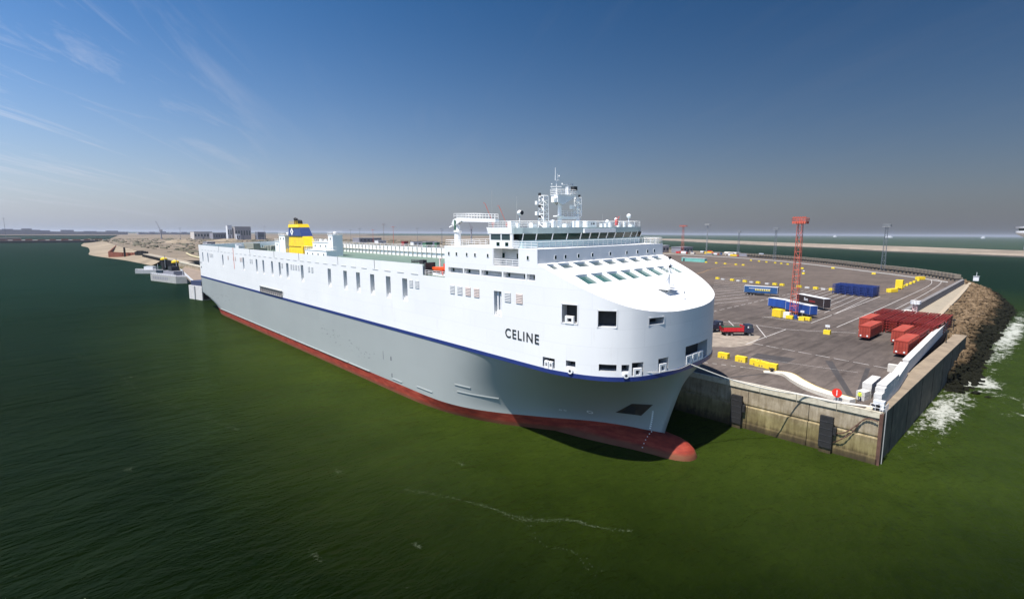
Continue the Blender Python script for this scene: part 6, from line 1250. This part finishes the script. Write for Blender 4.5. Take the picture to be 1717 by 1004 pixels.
bldg('long dark flat shed right of the funnel', -1340, -1300, 640, 706, 12, GREYB); bldg('low white roofed shed in front of the dark shed', -1215, -1195, 640, 662, 7, TWHITE)
bldg('small green store standing behind the port rail of the ship', -700, -690, 452, 464, 12, GREENC, nw=2, name='green_store'); bldg('second green store close beside the first one', -690, -684, 468, 474, 12, GREENC, nw=1, name='green_store')
bldg('pale long port office beyond the deck between crane and bridge', -700, -660, 700, 770, 7, BEIGE, TWHITE)
bldg('wide low white hall left of the orange mast', -432, -410, 665, 700, 10, mat('pinkish_wall', (.5, .42, .38), .7, .08, .1), TWHITE, 4)
bldg('dark grey machinery shed next to the orange mast', -400, -385, 690, 725, 8, GREYB, GREYB, 4)
bldg('low slate roofed hall seen over the port rail of the ship', -912, -900, 560, 618, 9, TWHITE, mat('slate_cover', (0.14, 0.15, 0.21), .6, .1, 1)); bldg('small red store at the left end of the slate roofed hall', -940, -930, 556, 566, 9, TRED, TRED, 1)
# heaps and dark stores on the sand
r_ = random.Random(4)
b = MB()
for i in range(760):
    x = -2300 + r_.random() * 1800; y = 130 + r_.random() ** 1.3 * 800; s_ = r_.uniform(1, 5); b.rbox((x, y), (x + r_.uniform(6, 60), y + r_.uniform(-8, 8)), s_, 7.6, 7.9 + r_.uniform(.3, 2.2))
tag(b.build('scrub_and_debris', mat('dry_scrub', (0.12, 0.11, 0.07), .9, .35, .05)), 'scattered low scrub, kerbs and debris on the sandy ground', 'scrub', kind='stuff')
for i, (x, y, L_, h) in enumerate([(-1500, 260, 160, 9), (-1250, 300, 120, 7), (-980, 250, 90, 5), (-1700, 420, 200, 8), (-760, 200, 60, 3.5)]):
    b = MB(); nx_, ny_ = 18, 6
    for a in range(nx_):
        for c_ in range(ny_):
            def hp(i_, j_):
                u_, v_ = i_ / nx_, j_ / ny_; e = math.sin(math.pi * u_) ** .6 * math.sin(math.pi * v_) ** .8 if 0 < u_ < 1 and 0 < v_ < 1 else 0
                return ((u_ - .5) * L_, (v_ - .5) * L_ * .4, e * h * (.6 + .8 * mnoise.noise(Vector((i_ * .6, j_ * .9, i + .3)))) - .2)
            b.face([hp(a, c_), hp(a + 1, c_), hp(a + 1, c_ + 1), hp(a, c_ + 1)])
    o = tag(b.build('sand_heap', BEACH, smooth=True), '%s low sand heap from the left horizon toward the ship' % ORD[i], 'sand heap', 'sand heaps behind the quay'); o.location = (x, y, 7.7)
for i, (x, y, L_, W_, h_, m_) in enumerate([(-700, 150, 30, 8, 5, GREYB), (-820, 190, 24, 10, 6, BROWN), (-640, 180, 16, 8, 4, BEIGE), (-560, 140, 26, 7, 5, GREYB), (-980, 210, 40, 12, 6, BROWN), (-1150, 250, 30, 14, 7, GREYB), (-520, 190, 18, 8, 5, BROWN), (-480, 130, 14, 6, 4, RUST)]):
    o = thing('site_shed', '%s low site shed from the ship stern toward the beach' % ORD[i], 'shed', (x, y, 7.7), rad(12 * (i % 4) - 10), 'low sheds on the sand behind the jetty'); MB().box(-L_ / 2, L_ / 2, -W_ / 2, W_ / 2, 0, h_).build('shed_wall', m_, o); MB().box(-L_ / 2 - .3, L_ / 2 + .3, -W_ / 2 - .3, W_ / 2 + .3, h_, h_ + .4).build('roof', STEEL, o); MB().box(-2, 2, -W_ / 2 - .1, -W_ / 2, 0, h_ * .7).build('door', DARK, o)
o = thing('pipeline', 'pale yellow pipeline lying along the sand behind the jetty', 'pipeline', (-560, 118, 7.7)); b = MB()
for p, q in zip([(-160, 14), (-80, 4), (0, 0), (90, -4), (170, -8)], [(-80, 4), (0, 0), (90, -4), (170, -8), (240, -6)]): b.tube((p[0], p[1], 1.2), (q[0], q[1], 1.2), .9, 8)
b.build('pipe', mat('pale_yellow', (.45, .40, .24), .7, .1, .3), o)
# sheet pile wall on the beach
o = thing('sheet_pile_wall', 'rust red sheet pile wall angled across the beach', 'sheet pile wall', (-860, 96, 0)); b = MB((860, -96, 0))
sp = [(-1380, 128), (-868, 70), (-835, 80), (-815, 102)]
for p, q in zip(sp, sp[1:]):
    ln = math.dist(p, q); k = int(ln / 3)
    for i in range(k):
        t0, t1 = i / k, (i + .62) / k; a = (p[0] + (q[0] - p[0]) * t0, p[1] + (q[1] - p[1]) * t0); c_ = (p[0] + (q[0] - p[0]) * t1, p[1] + (q[1] - p[1]) * t1); b.rbox(a, c_, 1.2, -1, 7.4 - .02 * (i % 2))
    b.rbox(p, q, .5, -1, 7.2)
b.build('pile_section', RUST, o)
o2 = MB((860, -96, 0)); 
for i in range(9): o2.box(-815 + i * 6, -812 + i * 6, 92 + i * .5, 100, -1, 8.6 + (i % 3) * .8)
o2.box(-828, -826, 82, 84, 0, 14); o2.build('dark_dolphin', BLACK, o)
# old quay face with timber piles, left of the ship
o = thing('timber_jetty', 'old jetty front of dark piles and pale beams behind the barges', 'jetty', (-640, 96, 0)); b = MB((640, -96, 0)); b.box(-760, -520, 94, 101, 5.8, 7.9); b.build('jetty_deck', CONCB, o)
b = MB((640, -96, 0)); [b.box(-758 + i * 6, -756.4 + i * 6, 92.8, 94.4, -1, 7.2) for i in range(40)]; b.build('pile_row', BLACK, o)
# linkspan deck
o = thing('linkspan', 'brown linkspan bridge deck between the barge and the ship stern', 'ramp', (-390, 80, 0)); b = MB((390, -80, 0)); b.prism([(-462, 80), (-330, 64), (-281, 70), (-281, 92.2), (-520, 93.5)], 3.6, 4.9); b.build('ramp_deck', mat('ramp_brown', (.22, .17, .13), .8, .15, .2), o)
b = MB((390, -80, 0)); b.rail([(-462, 80, 4.9), (-330, 64, 4.9)], 1.6, .12, 6, 2); b.rbox((-461, 80.3), (-330, 64.3), .8, 4.9, 5.6); b.build('side_rail', TWHITE, o)
b = MB((390, -80, 0)); b.box(-470, -440, 96, 104, 4.9, 12); b.box(-420, -400, 93, 99, 4.9, 10); b.build('ramp_house', BEIGE, o); b = MB((390, -80, 0)); [b.box(-362 + i * 9, -360 + i * 9, 86, 88, 4.9, 9) for i in range(3)]; b.build('yellow_post', YELLOW, o)
for i, (x, y, lb) in enumerate([(-563, 85, 'dark mooring pile with a yellow cap behind the small barge'), (-505, 84, 'dark mooring pile with a yellow cap behind the white barge')]):
    o = thing('mooring_pile', lb, 'pile', (x, y, 0), 0, 'mooring piles with yellow caps'); MB().tube((0, 0, -1), (0, 0, 9), 2.3, 10).build('pile_shaft', BLACK, o); MB().lathe((0, 0, 9), [(2.8, 0), (2.8, 1.2), (1, 2.2), (.1, 2.3)], 10).build('cap', YELLOW, o); MB().tube((4, 0, 2), (4, 0, 13), .3, 5).build('ladder_pole', STEEL, o)
# barges
def barge(label, loc, rz, L_, W_, h, m, extra=0):
    o = thing('barge', label, 'barge', loc, rz); MB().prism([(-L_ / 2, -W_ / 2), (L_ / 2 - W_ * .3, -W_ / 2), (L_ / 2, -W_ * .1), (L_ / 2, W_ * .1), (L_ / 2 - W_ * .3, W_ / 2), (-L_ / 2, W_ / 2)], -.6, h).build('hull', m, o)
    MB().prism([(-L_ / 2 + .4, -W_ / 2 + .4), (L_ / 2 - W_ * .3, -W_ / 2 + .4), (L_ / 2 - W_ * .3, W_ / 2 - .4), (-L_ / 2 + .4, W_ / 2 - .4)], h, h + .15).build('deck', GREYB, o)
    MB().box(-L_ / 5, L_ / 6, -W_ / 4, W_ / 4, h + .15, h + 3).build('deck_house', TWHITE if extra == 0 else GREYB, o); b = MB(); b.rail([(-L_ / 2 + .3, -W_ / 2 + .3, h), (L_ / 2 - W_ * .3, -W_ / 2 + .3, h)], 1.1, .1, 3, 2); b.tube((L_ * .3, 0, h), (L_ * .3, 0, h + 5), .15, 5); b.build('hand_rail', TWHITE, o)
    if extra:
        b = MB(); r2 = random.Random(1)
        for i in range(9): b.box(-L_ * .4 + i * 2.6, -L_ * .4 + i * 2.6 + 1.5, -W_ / 2 - .05, -W_ / 2, h * .35, h * .8)
        b.build('hull_lettering', GREYB, o); MB().box(-2.5, 2.5, -2.5, 2.5, h + 3, h + 6).build('wheelhouse', DARK, o)
barge('small grey workboat left of the white barge', (-522, 69, 0), math.atan2(9, 8), 20, 9, 2.8, STEEL)
barge('white hulled barge with lettering moored before the linkspan', (-425, 69.5, 0), math.atan2(9, 37) , 42, 13, 4.6, mat('weathered_hull', (.34,.34,.32), .7, .15, .4, dirt=(.15,.12,.1), dirt_amt=.6), 1)
o = thing('concrete_dolphin', 'white concrete mooring dolphin with a dark blue top at the ship stern', 'dolphin', (-306, 61.0, 0), rad(14)); MB().box(-6.5, 7, -2.5, 4, -1, 7.2).build('pillar', WPAINT, o); MB().box(-5, 5.5, -2, 3.5, 7.2, 9.6).build('top_block', mat('navy_block', (.03, .04, .09), .6, .1, 1), o); MB().box(7, 7.6, -2.2, 3.4, .5, 6.4).build('fender_panel', BLACK, o); MB().box(-.4, .3, -2.9, -2.5, -1, 7).build('ladder', STEEL, o)
# port control tower on the breakwater, ships and horizon things
o = thing('control_tower', 'white flared port control tower at the right edge on the breakwater', 'tower', (-62, 1640, 4.5)); MB().lathe((0, 0, 0), [(9, 0), (8, 10), (8.5, 16)], 16).build('tower_shaft', TWHITE, o, smooth=True); o.scale = (1.1, 1.1, 1.65)
MB().lathe((0, 0, 16), [(8.5, 0), (21, 5), (24, 7), (24, 9.5), (20, 9.7)], 24).build('lower_gallery', TWHITE, o); MB().lathe((0, 0, 25), [(19, .6), (20, 4)], 24).build('glass_band', GLASS, o); MB().lathe((0, 0, 29), [(24, 0), (25, 2.2), (12, 2.6), (11, 7), (.1, 7.2)], 24).build('tower_roof', TWHITE, o); MB().tube((0, 0, 36), (0, 0, 62), .8, 6).build('tower_mast', TWHITE, o)
for i, (x, y, L_, lb) in enumerate([(5200, 14500, 0, 'white ferry far out on the horizon between the masts'), (3788, 11078, 0, 'second pale ship on the horizon behind the red mast')][:0]): pass
def farship(label, x, y, L_, rz):
    o = thing('distant_ship', label, 'ship', (x, y, 0), rz); MB().prism([(-L_ / 2, -9), (L_ / 2 - 20, -9), (L_ / 2, 0), (L_ / 2 - 20, 9), (-L_ / 2, 9)], 0, 16).build('hull', TWHITE, o); MB().box(-L_ * .3, L_ * .25, -8, 8, 16, 32).build('superstructure', TWHITE, o)
farship('white ferry far out on the horizon left of the red mast', -1900, 9600, 110, rad(40)); farship('small pale ship on the horizon beyond the breakwater near the ferry', -2900, 10600, 60, rad(40)); farship('tiny pale ship on the horizon over the far road bend', -820, 9500, 50, rad(40))
for i, (x, y, w, h) in enumerate([(-5200, -220, 500, 40), (-5400, 220, 700, 28), (-6200, 1500, 500, 12), (-5200, -800, 500, 40), (-5800, 900, 420, 20)]):
    o = thing('dock_building', '%s hazy dock building block on the left horizon' % ORD[i], 'building', (x, y, 0), 0, 'hazy buildings on the left horizon'); b = MB(); b.box(-60, 60, -w / 2, w / 2, -1, h); b.build('wall', GREYB, o); [MB().box(-40, 40, -w / 2 + j * w / 5, -w / 2 + j * w / 5 + w / 9, h, h + 5 + 4 * (j % 3)).build('roof_block', GREYB, o) for j in range(5)]
b = MB(); b.prism([(-9000, -3000), (-4800, -2600), (-4600, -100), (-4700, 900), (-5200, 2600), (-9000, 5000)], -1, 5); tag(b.build('far_shore_land', SAND), 'low far shore on the left horizon', kind='structure')
b = MB(); b.box(-2700, -2640, -900, -40, -1, 8.2); b.box(-2640, -2636, -900, -40, -1, 5); tag(b.build('far_quay', BROWN), 'dark far quay line across the harbour on the left', 'quay')
# harbour cranes seen over the bridge roof
def hcrane(label, x, y, H, rz, m):
    o = thing('harbour_crane', label, 'crane', (x, y, 7.7), rz, None); b = MB(); b.tube((0, 0, 0), (0, 0, H * .45), 2, 6); b.box(-4, 4, -3, 3, H * .45, H * .55); b.build('tower', m, o); b = MB(); b.tube((0, 0, H * .5), (-H * .22, 0, H), 1.0, 5, .5); b.tube((-3, 0, H * .55), (-H * .2, 0, H * .98), .3, 4); b.build('jib', m, o)
    MB().box(-H * .24 - 1, -H * .24 + 1, -1, 1, H - 1, H + 1).build('jib_head', m, o)
for x, y, H, rz, m_, lb in ((-1150, 905, 84, rad(50), GREYB, 'grey slewing crane jib leftmost above the bridge roof'), (-1120, 960, 112, rad(40), MASTR, 'red crane jib tall behind the bridge roof'), (-1090, 985, 104, rad(45), MASTR, 'second red crane jib just right of the tall one'), (-2200, 330, 60, rad(60), GREYB, 'grey crane with raised jib over the sandy land at left')): hcrane(lb, x, y, H, rz, m_)
# foam streaks drifting on the near water
b = MB(); rf = random.Random(9)
for pts, n_, sp_ in (([(-58.8, 34.6), (-52.5, 38), (-47.5, 40.1), (-43.1, 41.2), (-40.3, 43.6), (-38.3, 45.8), (-35.4, 46.8), (-32, 49.3)], 520, .22), ([(-194.3, 5), (-154.2, 12.3), (-133.5, 14.4), (-111.1, 20.1), (-97.5, 23.8)], 500, .5), ([(-42, 42), (-38, 39.5), (-34, 41), (-30, 40)], 60, .3)):
    cs_ = catmull(pts, 8)
    for i in range(n_):
        j = rf.randrange(len(cs_) - 1); t = rf.random(); p = Vector(cs_[j]).lerp(Vector(cs_[j + 1]), t); g_ = abs(mnoise.noise(Vector((p.x * .15, p.y * .15, 3)))) 
        p += Vector((rf.gauss(0, sp_ * (.3 + g_ * 2)), rf.gauss(0, sp_ * (.3 + g_ * 2)))); r = rf.uniform(.010, .030) * (1.5 if sp_ > .5 else 1); a_ = rf.uniform(0, 6.28); k = 5
        b.face([(p.x + r * math.cos(a_ + 6.283 * q / k) * (1.8 if q % 2 else 1), p.y + r * math.sin(a_ + 6.283 * q / k), .015) for q in range(k)])
for (cx0, cy0) in ((-52.5, 19.6), (-46.6, 28.8), (-91.4, 7.3), (-151, 14.3), (-70, 30), (-60, 45)):
    for i in range(34):
        a_ = rf.uniform(0, 6.28); p = (cx0 + rf.gauss(0, .5), cy0 + rf.gauss(0, .22)); r = rf.uniform(.012, .04); b.face([(p[0] + r * math.cos(a_ + q * 1.2566), p[1] + r * math.sin(a_ + q * 1.2566), .015) for q in range(5)])
tag(b.build('foam', mat('foam_white', (.22, .26, .18), .9, .05, 1)), 'thin broken lines of white foam on the green water', 'foam', kind='stuff')
# ================================================================== HAZE
import os
HZ = True
if HZ:
    b = MB(); b.box(-39000, 39000, -39000, 39000, -3, 78); hzo = b.build('haze', None); tag(hzo, 'thin sea haze over the port', kind='stuff')
    m = bpy.data.materials.new('sea_haze'); m.use_nodes = True; n = m.node_tree.nodes; n.clear(); om = n.new('ShaderNodeOutputMaterial'); pv = n.new('ShaderNodeVolumePrincipled')
    pv.inputs['Color'].default_value = (.82, .88, 1, 1); pv.inputs['Density'].default_value = 0.00004; pv.inputs['Anisotropy'].default_value = 0.2; m.node_tree.links.new(pv.outputs[0], om.inputs['Volume'])
    hzo.data.materials.clear(); hzo.data.materials.append(m)
SC.cycles.max_bounces = 6; SC.cycles.volume_bounces = 0
